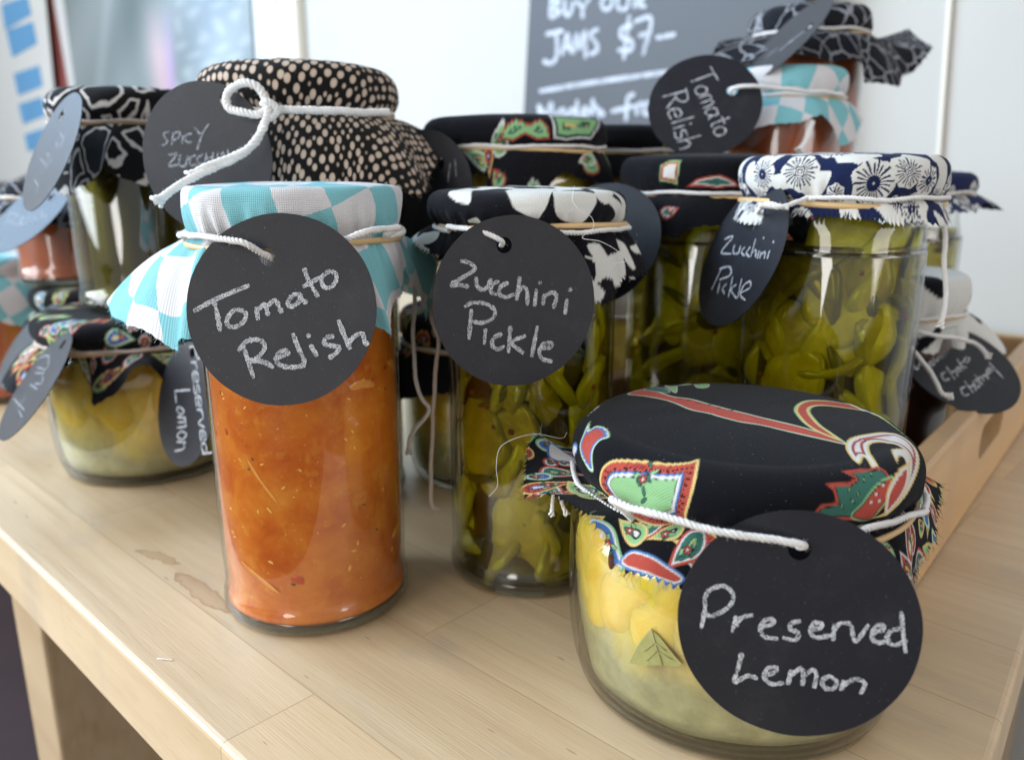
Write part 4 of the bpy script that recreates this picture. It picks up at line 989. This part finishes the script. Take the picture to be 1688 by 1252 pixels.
# curl at right of it
pm([(1392, 724), (1350, 708), (1322, 690), (1308, 670), (1320, 657), (1350, 654), (1400, 658), (1430, 656), (1460, 668), (1490, 690), (1510, 712), (1480, 690), (1440, 675), (1395, 668), (1350, 664), (1335, 672), (1350, 692), (1375, 710)], [(.0004, 'green'), (.0008, 'yellow')], 'red')
pm([(1400, 662), (1430, 658), (1450, 668), (1425, 670)], [(.0004, 'white')], 'red')
# big white and yellow hook
pm([(1394, 735), (1402, 718), (1430, 710), (1465, 708), (1495, 718), (1516, 740), (1518, 765), (1508, 800), (1490, 825), (1470, 845), (1440, 858), (1478, 826), (1494, 800), (1500, 770), (1496, 742), (1478, 728), (1450, 724), (1432, 730), (1440, 750), (1450, 772), (1436, 768), (1425, 748), (1416, 762)], [(.0006, 'yellow'), (.0012, 'white'), (.0006, 'red')], 'white')
# toothed red and green flower
pl([(1338, 848), (1352, 832), (1378, 826), (1374, 806), (1362, 796), (1398, 796), (1410, 788), (1388, 772), (1425, 768), (1448, 764), (1462, 772), (1470, 790), (1478, 800), (1462, 830), (1442, 850), (1430, 862), (1390, 856), (1360, 858)], [(.0008, 'red'), (.0003, 'black')], 'teal')
pm([(1402, 852), (1420, 830), (1436, 808), (1452, 792), (1472, 784), (1470, 812), (1450, 842), (1432, 862)], [(.0005, 'green'), (.0003, 'black')], 'red')
for x, y in ((1445, 812), (1457, 800), (1437, 828), (1450, 826)): paint(uv, col, ell(px_uv(G, [(x, y)])[0], .0008, .0005, .6), [(.0002, 'black')], 'white')
for x, y in ((1400, 806), (1415, 812), (1405, 826), (1424, 790), (1388, 834), (1437, 780)): paint(uv, col, ell(px_uv(G, [(x, y)])[0], .0010, .0004, prng.uniform(0, 3)), [(.0002, 'black')], 'green')
pm([(1458, 850), (1462, 820), (1470, 795), (1482, 770), (1500, 760), (1504, 785), (1494, 812), (1476, 838)], [(.0006, 'yellow'), (.0007, 'white')], 'red')
pm([(1470, 738), (1480, 734), (1496, 738), (1504, 752), (1500, 768), (1494, 752), (1486, 748), (1480, 758)], [(.0004, 'yellow'), (.0004, 'white')], 'white')
# medallion at front left
pm([(984, 795), (988, 772), (1008, 757), (1030, 753), (1060, 757), (1100, 761), (1135, 757), (1151, 752), (1149, 780), (1142, 812), (1132, 845), (1126, 862), (1090, 862), (1050, 852), (1015, 833), (995, 815)], [(.0008, 'yellow'), (.0027, 'red'), (.0006, 'blue'), (.0011, 'white')], 'green', 'red', 9, None, .0045)
# blue flame at left
pm([(966, 775), (955, 755), (951, 735), (958, 712), (970, 690), (968, 705), (982, 697), (998, 702), (1003, 716), (988, 722), (976, 735), (972, 752), (974, 775)], [(.0004, 'green'), (.0004, 'white'), (.0009, 'blue')], 'red')
pm([(962, 672), (978, 660), (985, 664), (968, 680)], [(.0004, 'white')], 'red')
pm([(903, 745), (915, 722), (935, 728), (946, 745), (940, 758), (920, 755)], [(.0009, 'blue')], 'white', None, 1, None, .001)
pm([(1022, 930), (1040, 905), (1070, 912), (1100, 930), (1128, 950), (1110, 970), (1070, 950)], [(.0006, 'blue'), (.0005, 'white')], 'red')
add_cloth(root, 'cloth_cover', G, M_print, col, rng, 750, L=.002)
band_ring(root, c, .302 * H + .0016, .43 * H - .0016, .0008, rng)
tt = zoomer(.39100, 900, 800)
T3 = [[(668,470),(670,520),(655,598)],[(670,470),(690,438),(750,422),(790,460),(770,510),(700,548),(672,535)],[(800,550),(785,615)],[(800,590),(825,555),(870,545)],[(900,595),(950,585),(960,565),(925,565),(905,600),(920,635),(975,645)],[(1070,570),(1035,580),(1030,605),(1065,620),(1050,650),(1000,640)],
 [(1115,605),(1155,600),(1160,580),(1130,580),(1115,615),(1140,640),(1200,630)],[(1215,585),(1210,650)],[(1215,610),(1240,580),(1285,580)],[(1288,590),(1305,655),(1360,585)],[(1375,620),(1420,605),(1415,585),(1385,600),(1375,640),(1400,660),(1450,650)],[(1500,600),(1455,610),(1435,650),(1470,670),(1520,650)],[(1497,530),(1505,620),(1515,700)],
 [(825,705),(810,770),(795,827),(850,800),(890,812)],[(920,800),(965,785),(970,765),(935,770),(920,805),(950,835),(1000,830)],[(1035,775),(1020,835)],[(1030,800),(1075,770),(1085,800),(1080,840)],[(1085,805),(1125,775),(1140,800),(1130,850)],[(1195,800),(1165,820),(1175,850),(1210,855),(1225,825),(1195,800)],[(1255,820),(1245,860)],[(1255,840),(1300,815),(1340,825),(1340,850),(1325,875)]]
t, tc, tn, hole = make_tag(1312.8, 1029, 1.08, -11.9, 8.3, (1318, 905), 'black round tag reading Preserved Lemon, nearest and largest of the tags', T3, 7.0, tt, seed=3, bend=.01, r=.0286)
rb = .302 * H + .0028; zb_ = .43 * H + .0004
pts = [hole - tn * .003, hole + tn * .0013 + np.array([0, 0, .0018]), P(1240, 885, 1.085), P(1160, 869, 1.09), P(1090, 851, 1.11), P(1040, 836, 1.145), P(1008, 822, 1.185)] + arc(c, rb + .001, zb_, 222, -38, 60) + [P(1440, 868, 1.18), P(1390, 890, 1.15), hole + np.array([.010, .007, 0.002])]
V, F = rope(catmull(pts, 6), .00115, rng, 800, fray=False); mesh('twine', V, F, M_twine, root)
for e in ([P(915, 800, 1.42), P(912, 830, 1.41), P(909, 850, 1.41)], [P(918, 800, 1.42), P(926, 828, 1.41), P(936, 848, 1.40)]):
    V, F = rope(catmull(e, 8), .0007, rng, 30); mesh('twine_end', V, F, M_twine, root)
V, F = tube(catmull([P(935, 712, 1.50), P(925, 722, 1.46), P(885, 715, 1.44), P(850, 722, 1.42), P(824, 738, 1.42), P(818, 770, 1.42), P(820, 800, 1.42), P(806, 818, 1.42)], 8), .00006, 4); mesh('loose_thread', V, F, M_twine, root)
# bay leaf and clove pressed to the glass
ang = lambda x, y: math.atan2(*(lambda q: (q[1], q[0]))(onplane(x, y, c + [0, -.328 * H, 0], np.array([0, -1, 0])) - c))
def on_glass(x, y, rad):
    "where the sight line meets the round wall of the jar"
    d = ray(x, y); o = EYE[:2] - c[:2]; a_ = d[0] ** 2 + d[1] ** 2; b_ = 2 * (o @ d[:2]); cc_ = o @ o - rad ** 2
    t_ = (-b_ - math.sqrt(max(0, b_ * b_ - 4 * a_ * cc_))) / (2 * a_); return EYE + d * t_
rad = .328 * H - .0010
lf = [(1038, 1092), (1048, 1070), (1060, 1052), (1074, 1037), (1088, 1050), (1102, 1068), (1116, 1085), (1126, 1095), (1110, 1098), (1090, 1095), (1065, 1097)]
lv = [on_glass(1078, 1072, rad)] + [on_glass(x, y, rad) for x, y in lf]
nv = len(lf); back_ = [v + np.array([0, .0006, 0]) for v in lv]
V = lv + back_; F = [(0, 1 + i, 1 + (i + 1) % nv) for i in range(nv)] + [(nv + 1, nv + 2 + (i + 1) % nv, nv + 2 + i) for i in range(nv)] + [(1 + i, nv + 2 + i, nv + 2 + (i + 1) % nv, 1 + (i + 1) % nv) for i in range(nv)]
lfo = mesh('bay_leaf', V, F, M_bay, co, False)
ve = [[(1074, 1038), (1082, 1065), (1092, 1095)], [(1080, 1058), (1062, 1072)], [(1084, 1070), (1066, 1088)], [(1081, 1060), (1098, 1072)], [(1086, 1075), (1108, 1086)]]
V, F = join([tube(np.array([on_glass(x, y, rad + .0002) for x, y in s_]), .00016, 4) for s_ in ve]); mesh('leaf_vein', V, F, simple('leaf_vein', (.34, .32, .12)), co)
q = on_glass(1012, 915, rad + .0004); put(blob('clove', M_date, .0016, .0012, .0042, 9), 'clove', co, tuple(q), (0, .1, 0))

# ================= J4 : navy flower print, zucchini ==========================
root, c, _ = jar('pickle', .815, 2.075, .02, .2135, 1.005, 'zucchini pickle jar in navy and cream flower cloth with a tan rubber band, at right', .80, seed=4, faces=(175, 365), Rn=.20)
rng = random.Random(44)
G = cloth(c, .243 * H, 1.04 * H, .935 * H, .228 * H, corner=(4, .4, .003, .004, .006, .003), rng=rng, nth=700, nt=(16, 20, 46, 12), fold=.0013, puff=.0012, rc=.006, swirl=.05, pleat=.0024, jag=.0009, lumpy=.0009)
uv = G[1].reshape(-1, 2); col = np.tile(C['navy'], (len(uv), 1))
sp_ = []
fw = np.sin(uv[:, 0] * 330 + 2 * np.sin(uv[:, 1] * 210)) + np.sin(uv[:, 1] * 300 + 1.7 * np.sin(uv[:, 0] * 190)); col[fw > .1] = C['cream']; 
for k in range(420):
    x, y = rng.uniform(-.07, .07), rng.uniform(-.07, .07); r_ = rng.uniform(.0034, .0075)
    if all(math.hypot(x - a, y - b) > (r_ + r2) * .78 for a, b, r2, _ in sp_): sp_.append((x, y, r_, rng.randrange(2)))
hand = [(1318, 283, .0074, 1), (1440, 303, .0092, 0), (1500, 283, .0062, 1), (1376, 322, .0044, 1), (1252, 288, .0066, 0), (1535, 300, .0055, 0), (1290, 330, .0042, 0), (1478, 335, .004, 1)]
hu = px_uv(G, [(a, b) for a, b, _, _ in hand]); hs = [(*u_, h_[2], h_[3]) for u_, h_ in zip(hu, hand)]
sp_ = [s for s in sp_ if all(math.hypot(s[0] - a[0], s[1] - a[1]) > (s[2] + a[2]) * .85 for a in hs)] + hs
flowers(uv, col, sp_)
add_cloth(root, 'cloth_cover', G, M_print, col, rng, 160, L=.0014)
band_ring(root, c,   .228 * H + .0016, .928 * H - .001, .0010, rng)
pts = [P(1252, 338, 1.86), P(1290, 342, 1.845)] + arc(c, .228 * H + .0026, .935 * H + .0004, 232, 395, 60)
V, F = rope(catmull(pts, 4), .0011, rng, 200, fray=False); mesh('twine', V, F, M_twine, root)
V, F = rope(catmull([P(1535, 345, 1.95), P(1556, 372, 1.93), P(1556, 430, 1.92), P(1560, 470, 1.92), P(1556, 510, 1.92), P(1548, 540, 1.92)], 8), .0012, rng, 90); mesh('twine_end', V, F, M_twine, root)
t4 = zoomer(.32755, 960, 230)
T4 = [[(715,500),(757,490),(700,565),(748,575)],[(765,530),(760,570),(785,570),(795,535)],[(818,540),(800,565),(815,585)],[(845,540),(825,570),(840,590)],[(872,500),(847,590)],[(852,570),(872,555),(872,590)],[(890,560),(880,597)],[(900,565),(892,597)],[(898,580),(918,565),(915,598)],[(942,560),(930,600)],[(910,490),(912,498)],[(960,510),(962,520)],
 [(700,650),(650,755)],[(690,650),(740,640),(745,680),(690,705)],[(692,720),(680,772)],[(725,725),(705,750),(715,775)],[(757,690),(735,792)],[(775,730),(748,755),(775,798)],[(802,700),(780,802)],[(800,770),(842,745),(845,715),(815,730),(795,780),(820,808)]]
t, tc, tn, hole = make_tag(1221, 421, 1.975, -79, 20.5, (1256, 352), 'black oval-looking tag reading Zucchini Pickle, turned sideways on the navy flower jar', T4, 3.9, t4, seed=4)
V, F = rope(catmull([P(1300, 343, 1.845), P(1265, 336, 1.87), hole + np.array([-.002, -.002, .001]), hole + np.array([.001, .002, -.001])], 8), .001, rng, 30, fray=False); mesh('twine', V, F, M_twine, root)

# ================= J5 : black paisley zucchini behind =========================
PA = lambda n, s, rmin, size=(.012, .02), sch=SCH: (lambda uv_, cf, G_: paisley(uv_, cf, random.Random(s), n, rmin, .075, size, sch))
root, c, _ = jar('pickle', .56, 2.42, .02, .213, 1.0, 'zucchini pickle jar in black paisley cloth, between the blob-print and navy jars', .82, seed=5, faces=(190, 350))
def paint5(uv_, cf, G_):
    paisley(uv_, cf, random.Random(12), 26, .052, .08, (.010, .018))
    q = px_uv(G_, [(1084, 300), (1086, 270), (1100, 262), (1120, 262), (1116, 290), (1112, 306)]); paint(uv_, cf, q, [(.0006, 'green'), (.0010, 'red'), (.0003, 'yellow')], 'white')
    q = px_uv(G_, [(1130, 312), (1150, 296), (1185, 288), (1210, 300), (1222, 314), (1180, 316)]); paint(uv_, cf, q, [(.0008, 'red'), (.0006, 'white')], 'teal')
generic_cloth(root, c, .245, 1.045, .935, M_print, 55, corner=(4, .9, .008, .008, .012, .006), paint_fn=paint5, nth=420, fold=.003, nt=(10, 10, 20, 22), twine=(175, 375), swirl=.09)
t, *_ = make_tag(982, 402, 2.17, -32, 30, (985, 300), 'dark round tag half hidden behind the blob-print jar, ending in ni', [[(1022, 392), (1018, 405)], [(1026, 396), (1036, 393), (1036, 408)], [(1048, 396), (1045, 412)], [(1050, 386)], [(1006, 384), (1002, 400)]], 4, lambda x, y: (x, y), seed=5, chalk=M_chalk_faint)

# ================= J14 / J6 : stack of two lemon jars =========================
SG = [([(.0008, 'red'), (.0022, 'green'), (.0006, 'teal'), (.0018, 'green')], 'teal', None), ([(.0008, 'white'), (.0020, 'green'), (.0006, 'teal'), (.0012, 'yellow')], 'green', None)]
root, c, _ = jar('lemon', -.08, 2.66, 0, .28, .575, 'preserved lemon jar at the bottom of a stack, seen between the two front jars', .74, seed=6, squat=True)
generic_cloth(root, c, .295, .575, .46, M_print, 66, corner=(4, .7, .010, .010, .014, .01), paint_fn=PA(60, 3, .02, (.010, .017)), nth=420, fold=.003, twine=(150, 400))
root, c, _ = jar('lemon', .01, 2.68, .578, .275, .58, 'preserved lemon jar in black cloth with green paisley, on top of the middle stack', .74, seed=7, squat=True)
def paint6(uv_, cf, G_):
    paisley(uv_, cf, random.Random(31), 22, .058, .085, (.012, .02), SG + [SCH[0]])
    q = px_uv(G_, [(826, 232), (828, 208), (850, 194), (872, 202), (890, 194), (905, 210), (908, 232), (885, 236), (865, 222), (845, 238)]); paint(uv_, cf, q, [(.0010, 'red'), (.0024, 'green'), (.0006, 'teal')], 'green')
    q = px_uv(G_, [(905, 186), (940, 184), (975, 186), (992, 196), (990, 215), (978, 232), (935, 236), (915, 232)]); paint(uv_, cf, q, [(.0012, 'white'), (.0012, 'teal'), (.0030, 'green'), (.0008, 'teal')], 'yellow')
generic_cloth(root, c, .292, 1.165, 1.06, M_print, 68, corner=(5, 2.2, .004, .008, .012, .016), paint_fn=paint6, nth=480, fold=.0035, nt=(10, 8, 18, 22), twine=(150, 400), rc=.008, puff=.002, swirl=.12)
make_tag(694, 318, 2.42, -30, 5, (725, 270), 'blank-looking dark tag at the left of the green paisley jar', [[(742, 270), (738, 300)], [(750, 262), (752, 290)]], 3, lambda x, y: (x, y), seed=6, chalk=M_chalk_faint)

# ================= J15 stack ==================================================
root, c, _ = jar('lemon', .38, 3.22, 0, .29, .575, 'hidden squat jar under the rear paisley jar', .74, seed=8, squat=True, hidden=True)
root, c, _ = jar('lemon', .38, 3.22, .578, .29, .58, 'rear jar in black cloth with a small red and yellow paisley, below the blackboard writing', .74, seed=9, squat=True)
generic_cloth(root, c, .31, 1.16, 1.06, M_print, 75, corner=(4, .5, .008, .008, .012, .01), paint_fn=PA(26, 9, .03, (.010, .018)), nth=240, fold=.003)

# ================= J7 : big spicy zucchini jar ================================
root, c, _ = jar('pickle', -.612, 2.45, 0, .265, 1.27, 'tall spicy zucchini jar in black cloth with tan pebble dots, at the back left', .84, seed=10, faces=(190, 350), Rn=.25, hidden=True)
keys7 = [P(735, 250, 2.60), P(722, 262, 2.40), P(715, 300, 2.30), P(640, 330, 2.12), P(560, 320, 2.06), P(460, 330, 2.05), P(380, 330, 2.08), P(310, 330, 2.2), P(300, 290, 2.4)]
generic_cloth(root, c, .280, 1.295, 1.145, M_pebble, 77, keys=keys7, nth=520, nt=(14, 12, 24, 34), fold=.003, rc=.012, puff=.003, swirl=.06, threads=260, lumpy=.0012, twine=(150, 400), back=(.03, .03), Rn=.258)
t5 = zoomer(.31949, 0, 0)
T5 = [[(870,680),(845,690),(850,710),(865,730),(838,752)],[(895,690),(885,750)],[(890,690),(925,680),(925,705),(895,725)],[(945,700),(940,742)],[(988,690),(960,700),(960,730),(988,735)],[(1005,660),(1032,692)],[(1077,638),(1040,700),(1018,772)],
 [(870,800),(912,795),(870,855),(918,850)],[(930,800),(925,850),(955,855),(970,805)],[(1008,800),(980,820),(985,850),(1012,850)],[(1048,795),(1020,815),(1025,845),(1052,845)],[(1065,790),(1060,842)],[(1060,820),(1095,812)],[(1100,785),(1095,838)],[(1125,785),(1120,832)],[(1140,830),(1147,785),(1168,822),(1177,772)]]
t, tc, tn, hole = make_tag(340, 260.5, 2.08, -14, 1, (372, 165), 'grey-black round tag reading Spicy Zucchini with a twine loop in front', T5, 4.3, t5, seed=7, chalk=M_chalk_faint, r=.0298)
rng = random.Random(70)
knot = P(445, 182, 2.03)
V, F = rope(catmull([P(640, 186, 2.2), P(560, 184, 2.09), P(500, 181, 2.06), knot, P(425, 190, 2.02), P(400, 184, 2.02), P(378, 178, 2.03), P(373, 158, 2.04), P(390, 140, 2.03), P(415, 138, 2.02), P(432, 155, 2.02), knot + [0, -.002, 0], P(436, 205, 2.01), P(420, 235, 2.0), P(385, 262, 1.98), P(350, 278, 1.96), P(312, 295, 1.93), P(285, 312, 1.90), P(258, 335, 1.88)], 8), .0019, rng, 700, pitch=.005); mesh('twine_bow', V, F, M_twine, root)
V, F = rope(catmull([P(438, 208, 2.0), P(412, 242, 1.985), P(370, 262, 1.97), P(330, 280, 1.95), P(312, 292, 1.94)], 8), .0016, rng, 200, pitch=.006); mesh('twine_end', V, F, M_twine, root)
V, F = rope(catmull([knot + [-.003, 0, .002], knot + [0, -.003, .003], knot + [.003, -.001, 0], knot + [0, -.002, -.003], knot + [-.002, 0, 0]], 6), .0018, rng, 60, fray=False); mesh('twine_knot', V, F, M_twine, root)

# ================= J9 / J8 : left stack ======================================
root, c, _ = jar('lemon', -1.275, 2.741, 0, .308, .555, 'preserved lemon jar in marbled paisley cloth, at the bottom left with a jar on top', .74, seed=11, squat=True)
def paint9(uv_, cf, G_): paisley(uv_, cf, random.Random(91), 110, .0, .085, (.010, .02))
k9 = [P(132, 600, 2.5), P(140, 650, 2.4), P(175, 668, 2.36), P(205, 645, 2.34), P(215, 605, 2.34), P(255, 600, 2.36), P(290, 640, 2.36), P(330, 650, 2.4)]
generic_cloth(root, c, .325, .553, .455, M_print, 92, keys=k9, paint_fn=paint9, nth=480, nt=(12, 8, 18, 22), fold=.002, twine=(150, 400), tmat=M_pink, lumpy=.0008)
root, c, _ = jar('pickle', -1.235, 2.75, .556, .208, .68, 'dark spicy pickle jar in black cloth with white loops, stacked at left', .80, seed=12, faces=(190, 350), Rn=.2, hidden=True)
k8 = [P(72, 250, 2.75), P(82, 285, 2.6), P(112, 322, 2.5), P(140, 300, 2.44), P(170, 270, 2.42), P(220, 285, 2.42), P(260, 310, 2.44), P(310, 300, 2.5), P(345, 260, 2.7)]
generic_cloth(root, c, .238, 1.25, 1.135, M_giraffe, 88, keys=k8, nth=420, nt=(12, 10, 18, 26), fold=.0035, rc=.008, twine=(160, 400), tmat=M_pink, lumpy=.0008, threads=60)
T8 = [[(310,680),(330,720)],[(340,690),(310,760)],[(210,820),(235,850)],[(270,820),(230,870)],[(180,930),(200,960)],[(200,950),(190,990)],[(290,735),(300,760)],[(245,790),(255,810)]]
make_tag(85.3, 250, 2.37, -46, 26, (102, 190), 'narrow blue-grey tag hanging at the left of the loop-print jar', T8, 3.4, t5, seed=8, chalk=M_chalk_faint)
t2 = zoomer(.38333, 0, 350)
T12 = [[(750,768),(818,762)],[(752,768),(758,818)],[(770,835),(792,852),(775,868),(760,845),(770,835)],[(762,880),(800,882)],[(790,882),(800,898),(765,902)],[(795,902),(800,918),(762,925)],[(782,938),(762,958),(782,975),(802,955),(782,938)],[(760,985),(798,988)],[(790,990),(790,1015),(752,1025)],
 ] + write('Preserved', (812, 575), (872, 1050), (46, -5))
make_tag(306, 665, 2.24, -45, 15, (318, 580), 'blue-grey tag reading Lemon sideways, beside the front relish jar', T12, 3.6, t2, seed=9, chalk=M_chalk)
T11 = [[(165,625),(208,618),(200,672),(160,665)],[(150,690),(190,690)],[(185,700),(178,735),(150,735)],[(60,800),(105,850)],[(110,790),(75,840)],[(80,850),(95,880)],[(130,740),(160,760)]]
make_tag(58, 635, 2.30, -53, 38, (104, 568), 'long slanting blue-grey tag at the lower left, overlapping another', T11, 3.6, t2, seed=10, chalk=M_chalk_faint)

# ================= J9b / J10 / J11 : far left ================================
root, c, _ = jar('lemon', -1.63, 3.31, 0, .29, .56, 'lemon jar mostly hidden behind the marbled-cloth jar at lower left', .74, seed=13, squat=True)
generic_cloth(root, c, .305, .562, .46, M_print, 93, corner=(4, .2, .008, .008, .012, .01), paint_fn=PA(70, 19, .01, (.010, .018)), nth=260, fold=.002, band=False, twine=None)
make_tag(50, 569, 2.90, -45, 39, (92, 520), 'blue-grey tag with a faint letter, behind the lowest slanting tag at left', [[(62, 590), (76, 606)], [(74, 590), (62, 610)], [(50, 520), (66, 540)]], 3, lambda x, y: (x, y), seed=11, chalk=M_chalk_faint)
root, c, _ = jar('relish', -1.78, 3.29, .563, .185, .385, 'small orange-red relish jar in dark cloth, stacked at the far left', .74, seed=14, hidden=True)
generic_cloth(root, c, .205, .965, .895, M_leaf, 94, corner=(4, .6, .012, .010, .010, .008), nth=260, fold=.003)
T9 = [[(50,1100),(30,1165)],[(50,1100),(95,1110),(55,1140),(90,1160)],[(105,1140),(125,1130),(110,1120),(105,1155),(130,1155)],[(150,1100),(140,1150)],[(170,1110),(165,1145)],[(195,1100),(180,1120),(195,1135)],[(215,1080),(215,1130)],[(215,1115),(235,1105),(235,1130)],
 [(120,1030),(200,1000)],[(165,1015),(170,1060)],[(215,1005),(200,1030),(225,1030),(215,1005)],[(245,1000),(250,1025)],[(250,1005),(270,995),(275,1020)],[(290,985),(300,1010)]]
make_tag(50, 352, 2.92, -34, 46, (85, 325), 'blue-grey tag reading Relish faintly, lowest of the two at the upper left', T9, 3.4, t5, seed=12, chalk=M_chalk_faint)
root, c, _ = jar('relish', -2.31, 3.62, 0, .205, .64, 'dark red relish jar in gingham cloth cut off by the left edge', .80, seed=15, hidden=True)
generic_cloth(root, c, .225, .645, .565, M_gingham, 95, corner=(4, .8, .014, .012, .02, .012), nth=260, fold=.003)

# ================= J16, J17 : right rear =====================================
root, c, _ = jar('pickle', 1.38, 2.97, .02, .218, .955, 'zucchini pickle jar in navy print cloth, half hidden behind the big navy jar', .82, seed=16, faces=(190, 360))
def paint16(uv_, cf, G_):
    r_ = random.Random(4); S_ = []
    for k in range(160):
        x, y = r_.uniform(-.08, .08), r_.uniform(-.08, .08); q_ = r_.uniform(.004, .008)
        if all(math.hypot(x - a, y - b) > (q_ + r2) * .9 for a, b, r2, _ in S_): S_.append((x, y, q_, r_.randrange(2)))
    flowers(uv_, cf, S_)
generic_cloth(root, c, .243, 1.0, .92, M_print, 96, corner=(4, 0., .010, .012, .006, .004), paint_fn=paint16, base='navy', nth=420, nt=(10, 10, 20, 18), fold=.003)
root, c, _ = jar('chutney', 1.20, 2.56, .02, .205, .67, 'dark choko chutney jar in white cloth inside the tray at right', .80, seed=17)
k17 = [P(1470, 560, 2.33), P(1510, 575, 2.35), P(1560, 585, 2.42), P(1610, 585, 2.52), P(1664, 578, 2.66), P(1640, 556, 2.80)]
def paint17(uv_, cf, G_):
    f_ = np.sin(uv_[:, 0] * 190 + 1.5 * np.sin(uv_[:, 1] * 150)) + np.sin(uv_[:, 1] * 180 + 1.7 * np.sin(uv_[:, 0] * 120 + 1)); cf[f_ > 1.1] = C['black']
generic_cloth(root, c, .222, .705, .575, M_print, 97, keys=k17, paint_fn=paint17, base='cream', nth=360, fold=.003, twine=(170, 380), threads=80)
t7 = zoomer(.31946, 1450, 400)
T7 = [[(175,630),(190,655)],[(215,600),(195,655)],[(255,640),(280,625),(265,610),(250,650),(272,652)],[(290,570),(275,600),(295,610),(305,580),(290,570)],[(290,545),(320,592)],[(322,540),(315,572),(337,560)],[(315,512),(342,567)],[(335,545),(357,530),(340,520),(335,555)],
 [(340,665),(320,680),(335,710),(362,700)],[(345,640),(387,702)],[(370,670),(390,660),(402,687)],[(402,640),(395,665),(415,660),(410,640),(402,640)],[(400,600),(432,657)],[(430,610),(420,635),(447,642)],[(447,590),(435,610),(455,615),(462,595),(447,590)],
 [(442,740),(420,755),(435,787),(462,780)],[(440,715),(482,772)],[(465,745),(485,735),(497,762)],[(480,715),(500,745),(515,735),(500,710)],[(490,680),(532,732)],[(490,712),(522,692)],[(520,690),(540,712)],[(530,695),(545,680),(562,702)],[(550,682),(570,665),(555,655),(550,692)],[(560,640),(585,662)],[(565,618),(637,697)]]
t, tc, tn, hole = make_tag(1582, 604, 2.36, 12, 55, (1545, 552), 'grey-black tag reading Ye Olde Choko Chutney, lying over the tray edge', T7, 3.4, t7, seed=13)
rng = random.Random(7)
V, F = rope(catmull([P(1498, 545, 2.28), P(1540, 552, 2.28), P(1590, 560, 2.36), P(1612, 568, 2.36), P(1630, 588, 2.32)], 8), .0013, rng, 60); mesh('twine_end', V, F, M_twine, root)
V, F = rope(catmull([P(1500, 572, 2.2), P(1525, 600, 2.2), P(1540, 625, 2.18), P(1552, 648, 2.16), P(1568, 654, 2.16)], 8), .0013, rng, 60); mesh('twine_end', V, F, M_twine, root)

# ================= J12, J13 : right rear stacks ==============================
root, c, _ = jar('relish', .93, 3.0, .02, .19, .60, 'hidden jar under the rear gingham relish jar', .8, seed=18, hidden=True)
root, c, _ = jar('relish', .962, 3.02, .625, .195, .72, 'relish jar in blue gingham, raised at the back beside the blackboard', .80, seed=19, hidden=True)
k12 = [P(1170, 240, 2.85), P(1200, 215, 2.75), P(1240, 216, 2.72), P(1290, 205, 2.72), P(1325, 200, 2.74), P(1350, 185, 2.76), P(1385, 242, 2.8), P(1420, 200, 2.95), P(1410, 190, 3.1)]
generic_cloth(root, c, .204, 1.345, 1.235, M_gingham, 99, keys=k12, nth=380, nt=(10, 8, 18, 24), fold=.002, twine=(195, 400), threads=80)
T6 = write('Tomato', (368, 296), (482, 545), (88, -34)) + write('Relish', (268, 378), (338, 598), (92, -26))
t6 = zoomer(.41943, 980, 0)
t, tc, tn, hole = make_tag(1161, 173.7, 2.75, -14, 26, (1207, 150), 'grey-black round tag reading Tomato Relish with its text running downhill, before the blackboard', T6, 2.6, t6, seed=14)
rng = random.Random(8)
V, F = rope(catmull([hole + [0, .002, -.002], hole + [0, -.002, 0.001], P(1240, 142, 2.72), P(1300, 148, 2.76), P(1390, 155, 2.85)], 8), .0013, rng, 60, fray=False); mesh('twine', V, F, M_twine, root)
V, F = rope(catmull([P(1340, 200, 2.75), P(1330, 228, 2.72), P(1318, 250, 2.70)], 8), .0018, rng, 60); mesh('twine_end', V, F, M_twine, root)
root, c, _ = jar('relish', 1.20, 3.37, .02, .18, .86, 'hidden tall jar under the rearmost relish jar', .8, seed=20, hidden=True)
root, c, _ = jar('relish', 1.15, 3.37, .885, .205, .66, 'relish jar in dark leafy cloth, highest of all at the top right', .80, seed=21, hidden=True)
k13 = [P(1178, 72, 3.3), P(1190, 92, 3.15), P(1225, 100, 3.1), P(1270, 80, 3.05), P(1340, 95, 3.05), P(1400, 100, 3.08), P(1435, 135, 3.1), P(1470, 140, 3.15), P(1506, 120, 3.25), P(1532, 70, 3.4), P(1490, 50, 3.6)]
generic_cloth(root, c, .222, 1.60, 1.49, M_leaf, 98, keys=k13, nth=420, nt=(10, 10, 18, 26), fold=.004, rc=.01, lumpy=.002, threads=60)
make_tag(1297, 67, 2.95, -80, 41, (1335, 45), 'narrow grey tag under the highest jar lid, seen nearly edge-on', [[(1262, 96), (1280, 80)], [(1285, 84), (1305, 66)], [(1300, 72), (1325, 52)]], 5, lambda x, y: (x, y), seed=15, chalk=M_chalk_faint)

# small lint on the table
rng = random.Random(1)
a, b = gpt(260, 1085), gpt(285, 1088)
V, F = rope(np.array([a + [0, 0, .0004], (a + b) / 2 + [0, 0, .0005], b + [0, 0, .0004]]), .00032, rng, 0, step=.0002, fray=False, pitch=.001); o = mesh('lint_thread', V, F, M_twine); tag(o, 'tiny white thread lying on the table near its left edge', 'thread')
